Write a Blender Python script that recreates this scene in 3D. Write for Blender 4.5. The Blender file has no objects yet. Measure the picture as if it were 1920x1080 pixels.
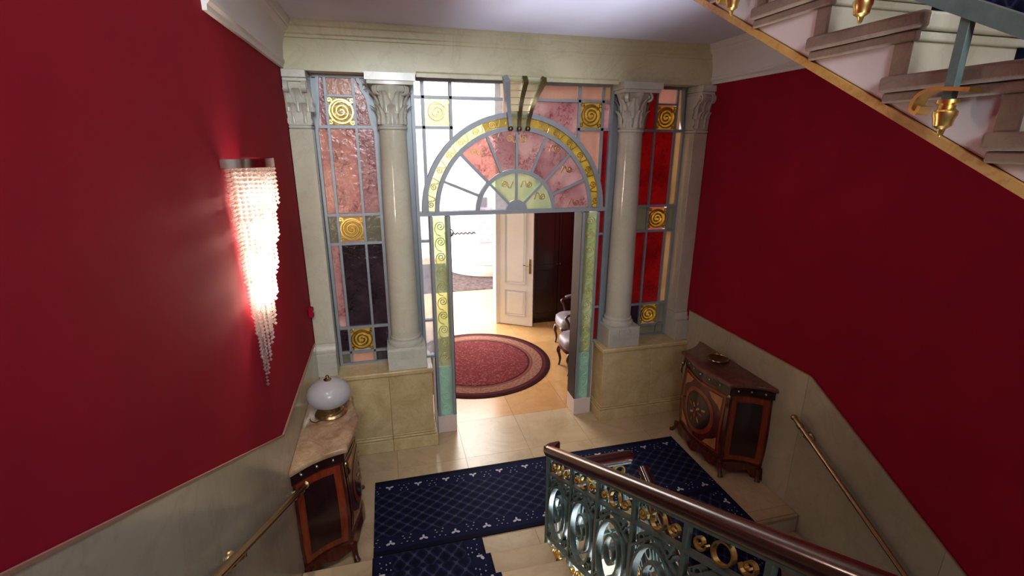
import bpy, bmesh, math, random
from mathutils import Vector, Matrix
random.seed(7)
PI = math.pi
S = bpy.context.scene
COL = S.collection

# ------------------------------------------------------------------ camera, world, lights, exposure
PITCH, YAW, ROLL = 0.2898, 0.2521, 0.0045
FPX = 903.74
cp, sp, cyw, syw = math.cos(PITCH), math.sin(PITCH), math.cos(YAW), math.sin(YAW)
Fv = Vector((syw*cp, cyw*cp, -sp)); Rv = Vector((cyw, -syw, 0)); Uv = Rv.cross(Fv)
R2 = math.cos(ROLL)*Rv + math.sin(ROLL)*Uv
U2 = -math.sin(ROLL)*Rv + math.cos(ROLL)*Uv
cam_data = bpy.data.cameras.new('camera')
cam_data.sensor_width = 36; cam_data.lens = 36*FPX/1920
cam_data.clip_start = 0.02; cam_data.clip_end = 100
cam = bpy.data.objects.new('camera', cam_data); COL.objects.link(cam)
mw = Matrix.Identity(4)
for i in range(3):
    mw[i][0] = R2[i]; mw[i][1] = U2[i]; mw[i][2] = -Fv[i]
mw[0][3], mw[1][3], mw[2][3] = -1.2505, -4.711, 3.0002
cam.matrix_world = mw
S.camera = cam

world = bpy.data.worlds.new('world'); S.world = world; world.use_nodes = True
world.node_tree.nodes['Background'].inputs[0].default_value = (0.75, 0.82, 1.0, 1)
world.node_tree.nodes['Background'].inputs[1].default_value = 0.10

def lamp(name, kind, loc, energy, color, size=None, size_y=None, rot=None, radius=None, spread=None):
    d = bpy.data.lights.new(name, kind); d.energy = energy; d.color = color
    if kind == 'AREA':
        d.size = size
        if size_y: d.shape = 'RECTANGLE'; d.size_y = size_y
    if spread: d.spread = math.radians(spread)
    if radius is not None: d.shadow_soft_size = radius
    o = bpy.data.objects.new(name, d); COL.objects.link(o); o.location = loc
    if rot: o.rotation_euler = rot
    return o
# daylight falling down the stairwell from the roof skylight
lamp('stairwell_skylight', 'AREA', (-0.35, -4.3, 6.9), 68, (0.95, 0.97, 1.0), 1.1, 3.4, (0, 0, 0))
# tall window on the upper landing behind the viewer
lamp('landing_window_light', 'AREA', (-1.0, -6.9, 4.35), 46, (0.90, 0.96, 1.0), 1.5, 1.5, (math.radians(80), 0, 0), spread=75)
# daylight from the entrance one floor down, rising through the stairwell
lamp('entrance_light', 'AREA', (0.05, -3.3, -2.1), 52, (0.86, 0.90, 1.0), 0.6, 1.8, (math.radians(180-18), 0, 0), spread=60)
# windows of the bright room beyond the hall; the two overhead lamps are added fill
lamp('far_room_window_light', 'AREA', (-2.7, 5.6, 1.9), 760, (0.97, 0.99, 1.0), 3.0, 2.6, (0, -PI/2, 0))
lamp('far_room_added_fill', 'AREA', (0.2, 5.6, 4.2), 330, (1.0, 0.98, 0.95), 2.6, 2.6, (0, 0, 0))
lamp('hall_added_fill', 'AREA', (0.4, 1.5, 4.2), 30, (1.0, 0.94, 0.85), 1.2, 1.2, (0, 0, 0))

S.view_settings.view_transform = 'Standard'
S.view_settings.look = 'None'
S.view_settings.gamma = 1
S.view_settings.use_curve_mapping = False
S.view_settings.exposure = 0.15
try:
    S.cycles.use_denoising = True
    S.cycles.max_bounces = 9; S.cycles.diffuse_bounces = 5; S.cycles.glossy_bounces = 4
    S.cycles.transparent_max_bounces = 24; S.cycles.transmission_bounces = 6
    S.cycles.sample_clamp_indirect = 6
    S.cycles.caustics_reflective = False; S.cycles.caustics_refractive = False
except Exception:
    pass

# ------------------------------------------------------------------ materials
def lin(c):
    c /= 255.0
    return c/12.92 if c <= .04045 else ((c+.055)/1.055)**2.4
def rgb(r, g, b): return (lin(r), lin(g), lin(b), 1)

class NT:
    def __init__(s, name):
        s.m = bpy.data.materials.new(name); s.m.use_nodes = True
        s.n = s.m.node_tree.nodes; s.l = s.m.node_tree.links
        s.b = s.n['Principled BSDF']; s.out = s.n['Material Output']
    def node(s, t, **kw):
        x = s.n.new(t)
        for k, v in kw.items(): setattr(x, k, v)
        return x
    def set(s, sock, v):
        if isinstance(v, bpy.types.NodeSocket): s.l.new(v, sock)
        else: sock.default_value = v
    def math(s, op, a, b=None, clamp=False):
        x = s.node('ShaderNodeMath', operation=op, use_clamp=clamp)
        s.set(x.inputs[0], a)
        if b is not None: s.set(x.inputs[1], b)
        return x.outputs[0]
    def mix(s, f, a, b, mode='MIX'):
        x = s.node('ShaderNodeMix', data_type='RGBA', blend_type=mode)
        s.set(x.inputs[0], f); s.set(x.inputs[6], a); s.set(x.inputs[7], b)
        return x.outputs[2]
    def coord(s, kind='Object', scale=(1, 1, 1)):
        t = s.node('ShaderNodeTexCoord')
        if scale == (1, 1, 1): return t.outputs[kind]
        mp = s.node('ShaderNodeMapping'); s.l.new(t.outputs[kind], mp.inputs[0]); mp.inputs['Scale'].default_value = scale
        return mp.outputs[0]
    def noise(s, vec, scale, detail=4, rough=.55, dist=0):
        x = s.node('ShaderNodeTexNoise'); s.l.new(vec, x.inputs['Vector'])
        x.inputs['Scale'].default_value = scale; x.inputs['Detail'].default_value = detail
        x.inputs['Roughness'].default_value = rough; x.inputs['Distortion'].default_value = dist
        return x.outputs[0]
    def ramp(s, f, stops):
        x = s.node('ShaderNodeValToRGB'); s.set(x.inputs[0], f)
        e = x.color_ramp.elements
        while len(e) < len(stops): e.new(0.5)
        for i, (p, c) in enumerate(stops): e[i].position = p; e[i].color = c
        return x.outputs[0]
    def bump(s, h, strength=.2, dist=.01):
        x = s.node('ShaderNodeBump'); s.set(x.inputs['Height'], h)
        x.inputs['Strength'].default_value = strength; x.inputs['Distance'].default_value = dist
        s.l.new(x.outputs[0], s.b.inputs['Normal']); return x.outputs[0]
    def base(s, col, rough=.5, metal=0.0, spec=.5, coat=0):
        s.set(s.b.inputs['Base Color'], col); s.set(s.b.inputs['Roughness'], rough)
        s.b.inputs['Metallic'].default_value = metal
        s.b.inputs['Specular IOR Level'].default_value = spec
        s.b.inputs['Coat Weight'].default_value = coat
        s.b.inputs['Coat Roughness'].default_value = .12
        return s.m

def plain(name, c, rough=.5, metal=0, spec=.5, var=.08, nscale=8, coat=0, bump=0):
    t = NT(name); v = t.coord()
    n = t.noise(v, nscale, 4)
    lo = tuple(x*(1-var) for x in c[:3])+(1,); hi = tuple(min(1, x*(1+var)) for x in c[:3])+(1,)
    t.base(t.ramp(n, [(.3, lo), (.7, hi)]), rough, metal, spec, coat)
    if bump: t.bump(t.noise(v, nscale*9, 3), bump, .004)
    return t.m
def marble(name, c1, c2, vein, scale=1.6, rough=.22, veins=.5, coat=0):
    t = NT(name); v = t.coord()
    oi = t.node('ShaderNodeObjectInfo')
    sh = t.node('ShaderNodeVectorMath', operation='MULTIPLY_ADD')
    cb = t.node('ShaderNodeCombineXYZ')
    for i in range(3): t.l.new(oi.outputs['Random'], cb.inputs[i])
    t.l.new(cb.outputs[0], sh.inputs[0]); sh.inputs[1].default_value = (7, 13, 5); t.l.new(v, sh.inputs[2])
    p = sh.outputs[0]
    n = t.noise(p, scale, 7, .62, .6)
    c = t.ramp(n, [(.3, c1), (.7, c2)])
    n2 = t.noise(p, scale*1.4, 8, .6, 1.6)
    a = t.math('ABSOLUTE', t.math('SUBTRACT', n2, .5))
    k = t.math('SUBTRACT', 1.0, t.math('MULTIPLY', a, 28.0), True)
    c = t.mix(t.math('MULTIPLY', k, veins), c, vein)
    n3 = t.noise(p, scale*22, 3)
    c = t.mix(t.math('MULTIPLY', n3, .16), c, vein)
    br = t.math('MULTIPLY_ADD', oi.outputs['Random'], .10); br.node.inputs[2].default_value = .94
    x = t.node('ShaderNodeMix', data_type='RGBA', blend_type='MULTIPLY'); x.inputs[0].default_value = 1
    cc = t.node('ShaderNodeCombineColor')
    for i in range(3): t.l.new(br, cc.inputs[i])
    t.l.new(c, x.inputs[6]); t.l.new(cc.outputs[0], x.inputs[7])
    t.base(x.outputs[2], rough, 0, .5, coat)
    return t.m
def wood(name, c1, c2, rough=.3, scale=(3, 3, .6), coat=.3):
    t = NT(name); v = t.coord('Object', scale)
    n = t.noise(v, 7, 6, .6, 1.2)
    t.base(t.ramp(n, [(.3, c1), (.7, c2)]), rough, 0, .5, coat)
    t.bump(n, .05, .002)
    return t.m
def metal(name, c, rough=.25, var=.15):
    t = NT(name); n = t.noise(t.coord(), 14, 4)
    t.base(t.ramp(n, [(.3, tuple(x*(1-var) for x in c[:3])+(1,)), (.7, c)]), rough, 1.0)
    return t.m
def glass(name, tint, tint2, body, trans=.55, scale=9, rough=.18, speck=.0, speck_col=(0, 0, 0, 1), bump=.35):
    """Wavy cathedral glass: tinted see-through share, back-lit scatter share and a soft gloss."""
    t = NT(name); v = t.coord()
    oi = t.node('ShaderNodeObjectInfo')
    sh = t.node('ShaderNodeVectorMath', operation='ADD'); cb = t.node('ShaderNodeCombineXYZ')
    t.l.new(t.math('MULTIPLY', oi.outputs['Random'], 9.0), cb.inputs[0]); t.l.new(cb.outputs[0], sh.inputs[0]); t.l.new(v, sh.inputs[1])
    p = sh.outputs[0]
    n = t.noise(p, scale*.35, 3)
    c = t.ramp(n, [(.35, tint), (.65, tint2)])
    if speck:
        s1 = t.noise(p, scale*3.2, 6, .7, 1.2); s2 = t.noise(p, scale*.55, 3)
        k1 = t.math('MULTIPLY', t.math('SUBTRACT', s1, .47), 7.0, True); k2 = t.math('MULTIPLY', t.math('SUBTRACT', s2, .44), 7.0, True)
        k = t.math('MULTIPLY', k1, k2)
        c = t.mix(t.math('MULTIPLY', k, speck), c, speck_col)
    tr = t.node('ShaderNodeBsdfTransparent'); t.l.new(c, tr.inputs[0])
    tl = t.node('ShaderNodeBsdfTranslucent'); t.l.new(c, tl.inputs[0])
    t.set(t.b.inputs['Base Color'], t.mix(.5, c, body)); t.b.inputs['Roughness'].default_value = rough; t.b.inputs['IOR'].default_value = 1.9
    t.bump(t.noise(p, scale*2.2, 3, .5, .5), bump, .02)
    m1 = t.node('ShaderNodeMixShader'); m1.inputs[0].default_value = .5
    t.l.new(tl.outputs[0], m1.inputs[1]); t.l.new(t.b.outputs[0], m1.inputs[2])
    m2 = t.node('ShaderNodeMixShader'); m2.inputs[0].default_value = trans
    t.l.new(m1.outputs[0], m2.inputs[1]); t.l.new(tr.outputs[0], m2.inputs[2])
    t.l.new(m2.outputs[0], t.out.inputs[0])
    return t.m
def emit(name, c, strength):
    t = NT(name); e = t.node('ShaderNodeEmission'); e.inputs[0].default_value = c; e.inputs[1].default_value = strength
    t.l.new(e.outputs[0], t.out.inputs[0]); return t.m

def carpet_mat():
    t = NT('navy_runner_carpet')
    uvn = t.node('ShaderNodeUVMap'); uvn.uv_map = 'UVMap'
    sx = t.node('ShaderNodeSeparateXYZ'); t.l.new(uvn.outputs[0], sx.inputs[0])
    u, v = sx.outputs[0], sx.outputs[1]
    au = t.math('ABSOLUTE', u)
    def line(e, thick):
        d = t.math('ABSOLUTE', t.math('SUBTRACT', t.math('FRACT', e), .5))
        return t.math('LESS_THAN', d, thick)
    k = 1/.105
    a = t.math('MULTIPLY', t.math('ADD', u, t.math('MULTIPLY', v, .8)), k); b = t.math('MULTIPLY', t.math('SUBTRACT', u, t.math('MULTIPLY', v, .8)), k)
    lat = t.math('MAXIMUM', line(a, .075), line(b, .075))
    fa = t.math('ABSOLUTE', t.math('SUBTRACT', t.math('FRACT', a), .5)); fb = t.math('ABSOLUTE', t.math('SUBTRACT', t.math('FRACT', b), .5))
    knot = t.math('LESS_THAN', t.math('ADD', fa, fb), .22)
    inside = t.math('LESS_THAN', au, .255)
    lat = t.math('MULTIPLY', lat, inside); knot = t.math('MULTIPLY', knot, inside)
    core = t.math('MULTIPLY', t.math('GREATER_THAN', t.math('MINIMUM', fa, fb), .22), inside)
    # flowers along both borders
    def motif(period, off, du0, size, petals, amp):
        pv = t.math('MULTIPLY', t.math('SUBTRACT', t.math('FRACT', t.math('ADD', t.math('DIVIDE', v, period), off)), .5), period)
        du = t.math('SUBTRACT', au, du0)
        r = t.math('SQRT', t.math('ADD', t.math('MULTIPLY', pv, pv), t.math('MULTIPLY', t.math('MULTIPLY', du, du), 2.2)))
        th = t.math('ARCTAN2', pv, t.math('MULTIPLY', du, -1.0))
        lim = t.math('MULTIPLY_ADD', t.math('COSINE', t.math('MULTIPLY', th, petals)), amp); lim.node.inputs[2].default_value = size
        return t.math('LESS_THAN', r, lim)
    fl = motif(.255, 0, .325, .024, 3, .017)
    dots = t.math('MAXIMUM', motif(.255, .33, .345, .006, 1, 0), motif(.255, .67, .345, .006, 1, 0))
    for o_, d_ in ((.42, .30), (.58, .30), (.5, .335), (.38, .27), (.62, .275)):
        dots = t.math('MAXIMUM', dots, motif(.255, o_, d_, .007, 1, 0))
    n = t.noise(t.coord('Object'), 260, 2)
    c = t.ramp(n, [(.3, rgb(12, 14, 40)), (.7, rgb(22, 26, 60))])
    c = t.mix(t.math('MULTIPLY', core, .65), c, rgb(7, 8, 18))
    c = t.mix(t.math('MULTIPLY', lat, .5), c, rgb(52, 56, 84))
    c = t.mix(t.math('MULTIPLY', knot, .45), c, rgb(76, 76, 90))
    edge = t.math('MULTIPLY', t.math('GREATER_THAN', au, .385), .7)
    c = t.mix(edge, c, rgb(10, 11, 26))
    c = t.mix(t.math('MULTIPLY', dots, .85), c, rgb(160, 160, 172))
    c = t.mix(t.math('MULTIPLY', fl, .9), c, rgb(190, 190, 196))
    t.base(c, .95, 0, .15)
    t.bump(n, .5, .004)
    return t.m

def rug_mat(R):
    t = NT('round_oriental_rug_wool')
    sx = t.node('ShaderNodeSeparateXYZ'); co = t.coord('Object'); t.l.new(co, sx.inputs[0])
    x, y = sx.outputs[0], sx.outputs[1]
    r = t.math('DIVIDE', t.math('SQRT', t.math('ADD', t.math('MULTIPLY', x, x), t.math('MULTIPLY', y, y))), R)
    th = t.math('ARCTAN2', y, x)
    D = rgb
    c = t.ramp(r, [(0, D(102, 40, 41)), (.69, D(97, 36, 38)), (.70, D(58, 20, 22)), (.72, D(58, 20, 22)), (.73, D(122, 77, 65)), (.755, D(107, 52, 48)), (.775, D(139, 102, 84)),
                   (.885, D(139, 102, 84)), (.895, D(65, 23, 25)), (.93, D(87, 36, 35)), (.95, D(48, 16, 19)), (1.0, D(42, 15, 17))])
    c.node.color_ramp.interpolation = 'LINEAR'
    p = t.math('SINE', t.math('MULTIPLY', th, 46)); q = t.math('SINE', t.math('MULTIPLY', r, 110))
    inb = t.math('MULTIPLY', t.math('GREATER_THAN', r, .78), t.math('LESS_THAN', r, .885))
    k = t.math('MULTIPLY', t.math('GREATER_THAN', t.math('MULTIPLY', p, q), .15), inb)
    c = t.mix(t.math('MULTIPLY', k, .6), c, D(120, 66, 60))
    n1 = t.noise(co, 34, 4, .7); inf = t.math('LESS_THAN', r, .70)
    k2 = t.math('MULTIPLY', t.math('GREATER_THAN', n1, .55), inf)
    c = t.mix(t.math('MULTIPLY', k2, .35), c, D(168, 104, 98))
    n2 = t.noise(co, 55, 3)
    c = t.mix(t.math('MULTIPLY', t.math('GREATER_THAN', n2, .56), .35), c, D(70, 24, 34))
    t.base(c, .95, 0, .1); t.bump(t.noise(co, 300, 2), .3, .004)
    return t.m

M = {}
M['red'] = plain('crimson_wall_cloth', rgb(148, 12, 40), .82, 0, .18, .07, 2.5, bump=.12)
M['red_trim'] = plain('dusky_pink_bead', rgb(160, 120, 104), .5)
M['dado'] = marble('polished_dado_marble', rgb(168, 164, 140), rgb(192, 186, 164), rgb(146, 140, 114), 1.3, .14, .2)
M['stone'] = marble('pale_grey_marble', rgb(186, 186, 172), rgb(208, 206, 192), rgb(160, 160, 150), 2.2, .25, .25)
M['beam'] = marble('olive_cream_marble', rgb(182, 176, 140), rgb(206, 200, 168), rgb(158, 150, 112), 1.6, .35, .25)
M['plinth'] = marble('honey_marble', rgb(190, 166, 116), rgb(218, 198, 152), rgb(150, 128, 84), 4.5, .25, .22)
M['floor'] = marble('polished_floor_marble', rgb(172, 150, 116), rgb(198, 178, 144), rgb(150, 128, 94), 1.1, .27, .22)
M['hallfloor'] = marble('polished_hall_marble', rgb(180, 136, 86), rgb(202, 160, 108), rgb(164, 118, 70), 1.1, .20, .22)
M['block'] = marble('white_pink_marble', rgb(206, 192, 186), rgb(222, 210, 204), rgb(190, 170, 166), 2, .3, .2)
M['ceiling'] = plain('lavender_white_plaster', rgb(214, 214, 232), .85, 0, .2, .03, 3)
M['white'] = plain('white_plaster', rgb(224, 220, 222), .8, 0, .2, .03, 4)
M['cornice'] = plain('white_cornice_plaster', rgb(226, 224, 218), .7, 0, .25, .02, 4)
M['ochre'] = marble('ochre_stone_edge', rgb(184, 140, 68), rgb(206, 164, 92), rgb(150, 106, 46), 5, .4, .4)
M['brownstone'] = marble('brown_grey_stone', rgb(122, 104, 90), rgb(146, 126, 110), rgb(98, 78, 66), 9, .45, .3)
M['riser'] = marble('pale_riser_marble', rgb(190, 186, 166), rgb(210, 206, 188), rgb(160, 154, 130), 3, .3, .2)
M['frame'] = plain('grey_painted_lead', rgb(146, 152, 158), .45, .25, .5, .06, 12)
M['frame_r'] = M['frame']
M['gold'] = metal('gilded_brass', (0.86, 0.60, 0.20, 1), .28)
M['brass'] = metal('aged_brass', (0.40, 0.29, 0.15, 1), .26)
M['bronze'] = metal('dark_bronze', (0.20, 0.15, 0.08, 1), .35)
M['chrome'] = metal('polished_nickel', (0.78, 0.72, 0.62, 1), .15)
M['teal'] = plain('grey_teal_painted_iron', rgb(98, 120, 116), .30, .25, .5, .18, 26)
M['mahogany'] = wood('polished_mahogany', rgb(44, 14, 12), rgb(66, 22, 17), .24, (2, 2, 2), .5)
M['darkwood'] = wood('near_black_wood', rgb(20, 9, 8), rgb(32, 15, 13), .3)
M['walnut'] = wood('dark_red_brown_veneer', rgb(62, 24, 16), rgb(92, 38, 24), .25)
M['orange'] = wood('orange_brown_veneer', rgb(116, 42, 22), rgb(150, 62, 34), .25)
M['ebony'] = wood('dark_purple_brown_panel', rgb(34, 14, 16), rgb(52, 24, 24), .22)
M['inlay'] = wood('tan_inlay', rgb(164, 104, 58), rgb(190, 132, 80), .3)
M['cabtop'] = marble('tan_brown_veined_marble', rgb(128, 90, 60), rgb(190, 164, 130), rgb(100, 62, 42), 6, .08, .3)
M['cabtop2'] = marble('brown_red_marble', rgb(92, 58, 46), rgb(122, 82, 64), rgb(66, 38, 30), 5, .15, .5)
M['doorwhite'] = plain('white_gloss_door_paint', rgb(228, 226, 214), .35, 0, .4, .02)
M['linen'] = plain('ivory_upholstery', rgb(196, 180, 172), .8, 0, .2, .03)
M['pinkpad'] = plain('pale_pink_padded_cloth', rgb(176, 134, 142), .7, 0, .3, .04)
M['greysatin'] = plain('silver_grey_satin', rgb(124, 114, 118), .38, 0, .5, .08)
M['greyrug'] = plain('grey_brown_pile', rgb(66, 56, 56), .95, 0, .1, .5, 10)
M['hallwall'] = plain('pale_pink_hall_plaster', rgb(214, 190, 176), .8, 0, .2, .04)
M['farwall'] = plain('white_far_room_plaster', rgb(236, 234, 234), .8, 0, .2, .02)
M['black'] = plain('matt_black', rgb(24, 24, 28), .6)
M['frost'] = None
M['carpet'] = carpet_mat()
M['g_pink'] = glass('pink_streaky_glass', rgb(236, 202, 190), rgb(222, 180, 176), rgb(200, 150, 144), .38, 9, .2, .8, rgb(126, 46, 64))
M['g_plum'] = glass('plum_streaky_glass', rgb(120, 100, 116), rgb(66, 50, 60), rgb(60, 48, 54), .35, 9, .2, .9, rgb(14, 8, 14))
M['g_clear'] = glass('clear_wavy_glass', rgb(236, 240, 244), rgb(226, 232, 240), rgb(200, 205, 210), .62, 9, .18, .35, rgb(150, 110, 150))
M['g_peach'] = glass('pale_peach_glass', rgb(234, 212, 200), rgb(216, 190, 178), rgb(200, 166, 150), .45, 9, .25)
M['g_red'] = glass('red_streaky_glass', rgb(188, 62, 62), rgb(160, 38, 50), rgb(140, 30, 38), .34, 9, .2, .6, rgb(110, 14, 26))
M['g_rose'] = glass('rose_mottled_glass', rgb(230, 214, 212), rgb(200, 166, 172), rgb(178, 136, 142), .44, 9, .22, .85, rgb(146, 40, 60))
M['g_sage'] = glass('sage_grey_glass', rgb(168, 166, 144), rgb(142, 146, 128), rgb(140, 138, 120), .25, 9, .25)
M['g_gold'] = glass('amber_yellow_glass', rgb(228, 214, 128), rgb(200, 184, 96), rgb(198, 172, 80), .25, 12, .22)
M['g_mint'] = glass('yellow_green_glass', rgb(226, 238, 220), rgb(204, 216, 178), rgb(164, 172, 122), .62, 9, .22)
M['g_teal'] = glass('sea_green_glass', rgb(196, 224, 212), rgb(170, 204, 190), rgb(166, 200, 186), .15, 9, .3)
M['g_cream'] = glass('cream_green_glass', rgb(232, 238, 216), rgb(206, 220, 192), rgb(196, 206, 172), .5, 9, .22)
M['g_beige'] = glass('beige_opal_glass', rgb(226, 204, 170), rgb(206, 184, 150), rgb(190, 166, 130), .2, 9, .3)

def crystal_mat():
    t = NT('cut_crystal')
    tr = t.node('ShaderNodeBsdfTranslucent'); tr.inputs[0].default_value = (.95, .88, .84, 1)
    gl = t.node('ShaderNodeBsdfGlossy'); gl.inputs[0].default_value = (.95, .92, .9, 1); gl.inputs[1].default_value = .12
    ts = t.node('ShaderNodeBsdfTransparent'); ts.inputs[0].default_value = (.97, .95, .95, 1)
    m = t.node('ShaderNodeMixShader'); m.inputs[0].default_value = .5
    t.l.new(tr.outputs[0], m.inputs[1]); t.l.new(gl.outputs[0], m.inputs[2])
    m2 = t.node('ShaderNodeMixShader'); m2.inputs[0].default_value = .35
    t.l.new(m.outputs[0], m2.inputs[1]); t.l.new(ts.outputs[0], m2.inputs[2])
    t.l.new(m2.outputs[0], t.out.inputs[0]); return t.m
M['crystal'] = crystal_mat()
def frost_mat():
    t = NT('frosted_ribbed_glass'); v = t.coord()
    t.base(rgb(206, 207, 208), .22, 0, .6)
    tl = t.node('ShaderNodeBsdfTranslucent'); tl.inputs[0].default_value = rgb(220, 224, 232)
    m = t.node('ShaderNodeMixShader'); m.inputs[0].default_value = .45
    t.l.new(t.b.outputs[0], m.inputs[1]); t.l.new(tl.outputs[0], m.inputs[2]); t.l.new(m.outputs[0], t.out.inputs[0])
    t.bump(t.noise(v, 40, 2), .1, .004); return t.m
M['frost'] = frost_mat()
M['bulb'] = emit('lit_bulb', (1.0, .80, .62, 1), 55)

# ------------------------------------------------------------------ mesh helpers
class MB:
    def __init__(s): s.v = []; s.f = []; s.uvs = None
    def add(s, vs, fs):
        o = len(s.v); s.v += [tuple(p) for p in vs]; s.f += [tuple(i+o for i in f) for f in fs]; return s
    def box(s, x0, x1, y0, y1, z0, z1):
        return s.add([(x0, y0, z0), (x1, y0, z0), (x1, y1, z0), (x0, y1, z0), (x0, y0, z1), (x1, y0, z1), (x1, y1, z1), (x0, y1, z1)],
                     [(0, 3, 2, 1), (4, 5, 6, 7), (0, 1, 5, 4), (1, 2, 6, 5), (2, 3, 7, 6), (3, 0, 4, 7)])
    def loft(s, rings, closed=True, caps=True):
        n = len(rings[0]); vs = [p for r in rings for p in r]; fs = []
        for i in range(len(rings)-1):
            for j in range(n if closed else n-1):
                k = (j+1) % n; fs.append((i*n+j, i*n+k, (i+1)*n+k, (i+1)*n+j))
        if caps and closed:
            fs.append(tuple(reversed(range(n)))); fs.append(tuple((len(rings)-1)*n+j for j in range(n)))
        return s.add(vs, fs)
    def prism(s, poly, a, b, plane='XZ'):
        """polygon in a plane, extruded along the missing axis from a to b"""
        def P(p, t):
            if plane == 'XZ': return (p[0], t, p[1])
            if plane == 'YZ': return (t, p[0], p[1])
            return (p[0], p[1], t)
        return s.loft([[P(p, a) for p in poly], [P(p, b) for p in poly]])
    def lathe(s, prof, n=32, c=(0, 0, 0), a0=0, a1=2*PI, mod=None):
        full = abs(a1-a0-2*PI) < 1e-6; rings = []
        for r, z in prof:
            m = n if full else n+1
            ring = []
            for j in range(m):
                a = a0+(a1-a0)*j/n; q = r*(mod(a, z) if mod else 1)
                ring.append((c[0]+q*math.cos(a), c[1]+q*math.sin(a), c[2]+z))
            rings.append(ring)
        return s.loft(rings, True if not full else True, True)
    def sweep(s, path, sec, nrm=(0, 1, 0), closed=False, scale=None):
        """section points (a, b): a along side = nrm x tangent, b along nrm"""
        N = Vector(nrm).normalized(); P = [Vector(p) for p in path]; n = len(P); rings = []
        for i in range(n):
            if closed: T = P[(i+1) % n]-P[i-1]
            else: T = P[min(i+1, n-1)]-P[max(i-1, 0)]
            T.normalize(); Sd = N.cross(T)
            if Sd.length < 1e-5: Sd = Vector((1, 0, 0))
            Sd.normalize(); Nn = T.cross(Sd); k = scale[i] if scale else 1
            rings.append([P[i]+Sd*a*k+Nn*b*k for a, b in sec])
        if closed: rings.append(rings[0]); return s.loft(rings, True, False)
        return s.loft(rings)
    def tube(s, path, r, n=8, nrm=(0, 0.013, 1), scale=None):
        return s.sweep(path, [(r*math.cos(2*PI*i/n), r*math.sin(2*PI*i/n)) for i in range(n)], nrm, False, scale)
    def ball(s, c, r, n=8, m=5, sz=(1, 1, 1)):
        rings = []
        for i in range(1, m):
            a = PI*i/m
            rings.append([(c[0]+sz[0]*r*math.sin(a)*math.cos(2*PI*j/n), c[1]+sz[1]*r*math.sin(a)*math.sin(2*PI*j/n), c[2]-sz[2]*r*math.cos(a)) for j in range(n)])
        return s.loft(rings)
    def grid(s, fn, nu, nv, thick=None):
        """open patch fn(i/nu, j/nv)"""
        vs = [fn(i/nu, j/nv) for j in range(nv+1) for i in range(nu+1)]
        fs = [(j*(nu+1)+i, j*(nu+1)+i+1, (j+1)*(nu+1)+i+1, (j+1)*(nu+1)+i) for j in range(nv) for i in range(nu)]
        return s.add(vs, fs)

WL = {}
def finish(o, label=None, cat=None, group=None, kind=None):
    if label: o['label'] = label
    if cat: o['category'] = cat
    if group: o['group'] = group
    if kind: o['kind'] = kind
    return o
def build(mb, name, mat, parent=None, label=None, cat=None, group=None, kind=None, smooth=35, bevel=0, loc=(0, 0, 0), local=False, seg=2):
    """one mesh object; coordinates are world ones unless local, then relative to loc"""
    me = bpy.data.meshes.new(name)
    pw = Vector(WL.get(parent.name, (0, 0, 0))) if parent else Vector((0, 0, 0))
    L = Vector(loc)
    vs = mb.v if local else [(p[0]-L.x, p[1]-L.y, p[2]-L.z) for p in mb.v]
    me.from_pydata(vs, [], mb.f)
    if mb.uvs:
        uv = me.uv_layers.new(name='UVMap')
        for lp in me.loops: uv.data[lp.index].uv = mb.uvs[lp.vertex_index]
    bm = bmesh.new(); bm.from_mesh(me); bmesh.ops.recalc_face_normals(bm, faces=bm.faces); bm.to_mesh(me); bm.free()
    if smooth:
        me.shade_smooth() if hasattr(me, 'shade_smooth') else None
        try: me.set_sharp_from_angle(angle=math.radians(smooth))
        except Exception: pass
    me.materials.append(M[mat] if isinstance(mat, str) else mat)
    o = bpy.data.objects.new(name, me); COL.objects.link(o)
    if parent: o.parent = parent
    o.location = L-pw
    WL[o.name] = tuple(L)
    if bevel:
        b = o.modifiers.new('bevel', 'BEVEL'); b.width = bevel; b.segments = seg; b.limit_method = 'ANGLE'; b.angle_limit = math.radians(40)
    return finish(o, label, cat, group, kind)
def thing(name, loc, label=None, cat=None, group=None, kind=None, rotz=0):
    o = bpy.data.objects.new(name, None); COL.objects.link(o); o.location = loc; o.rotation_euler = (0, 0, rotz)
    o.empty_display_size = .1
    WL[o.name] = tuple(loc); return finish(o, label, cat, group, kind)
def inst(src, parent, loc, rot=(0, 0, 0), scale=None, mat=None):
    """a copy of one mesh object sharing its mesh, at a world position under an unrotated parent"""
    o = src.copy(); COL.objects.link(o); o.parent = parent
    pw = Vector(WL.get(parent.name, (0, 0, 0))) if parent else Vector((0, 0, 0))
    o.location = Vector(loc)-pw; o.rotation_euler = rot
    if scale: o.scale = scale
    WL[o.name] = tuple(loc)
    return o
def spiral(c, r0, turns, a0, dirn=1, r1=.12, n=22):
    pts = []
    for i in range(n+1):
        f = i/n; r = r0*(1-f)+r0*r1*f; a = a0+dirn*turns*2*PI*f
        pts.append((c[0]+r*math.cos(a), c[1]+r*math.sin(a)))
    return pts
def rect(w, d): return [(-w/2, -d/2), (w/2, -d/2), (w/2, d/2), (-w/2, d/2)]
def crv(pts, n=6, closed=False):
    """catmull-rom through points of any dimension"""
    P = [tuple(p) for p in pts]; out = []; m = len(P)
    for i in range(m if closed else m-1):
        g = lambda k: P[k % m] if closed else P[min(max(k, 0), m-1)]
        a, b, c, d = g(i-1), g(i), g(i+1), g(i+2)
        for j in range(n):
            t = j/n
            out.append(tuple(.5*(2*b[k]+(c[k]-a[k])*t+(2*a[k]-5*b[k]+4*c[k]-d[k])*t*t+(3*b[k]-a[k]-3*c[k]+d[k])*t**3) for k in range(len(b))))
    if not closed: out.append(P[-1])
    return out
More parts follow.
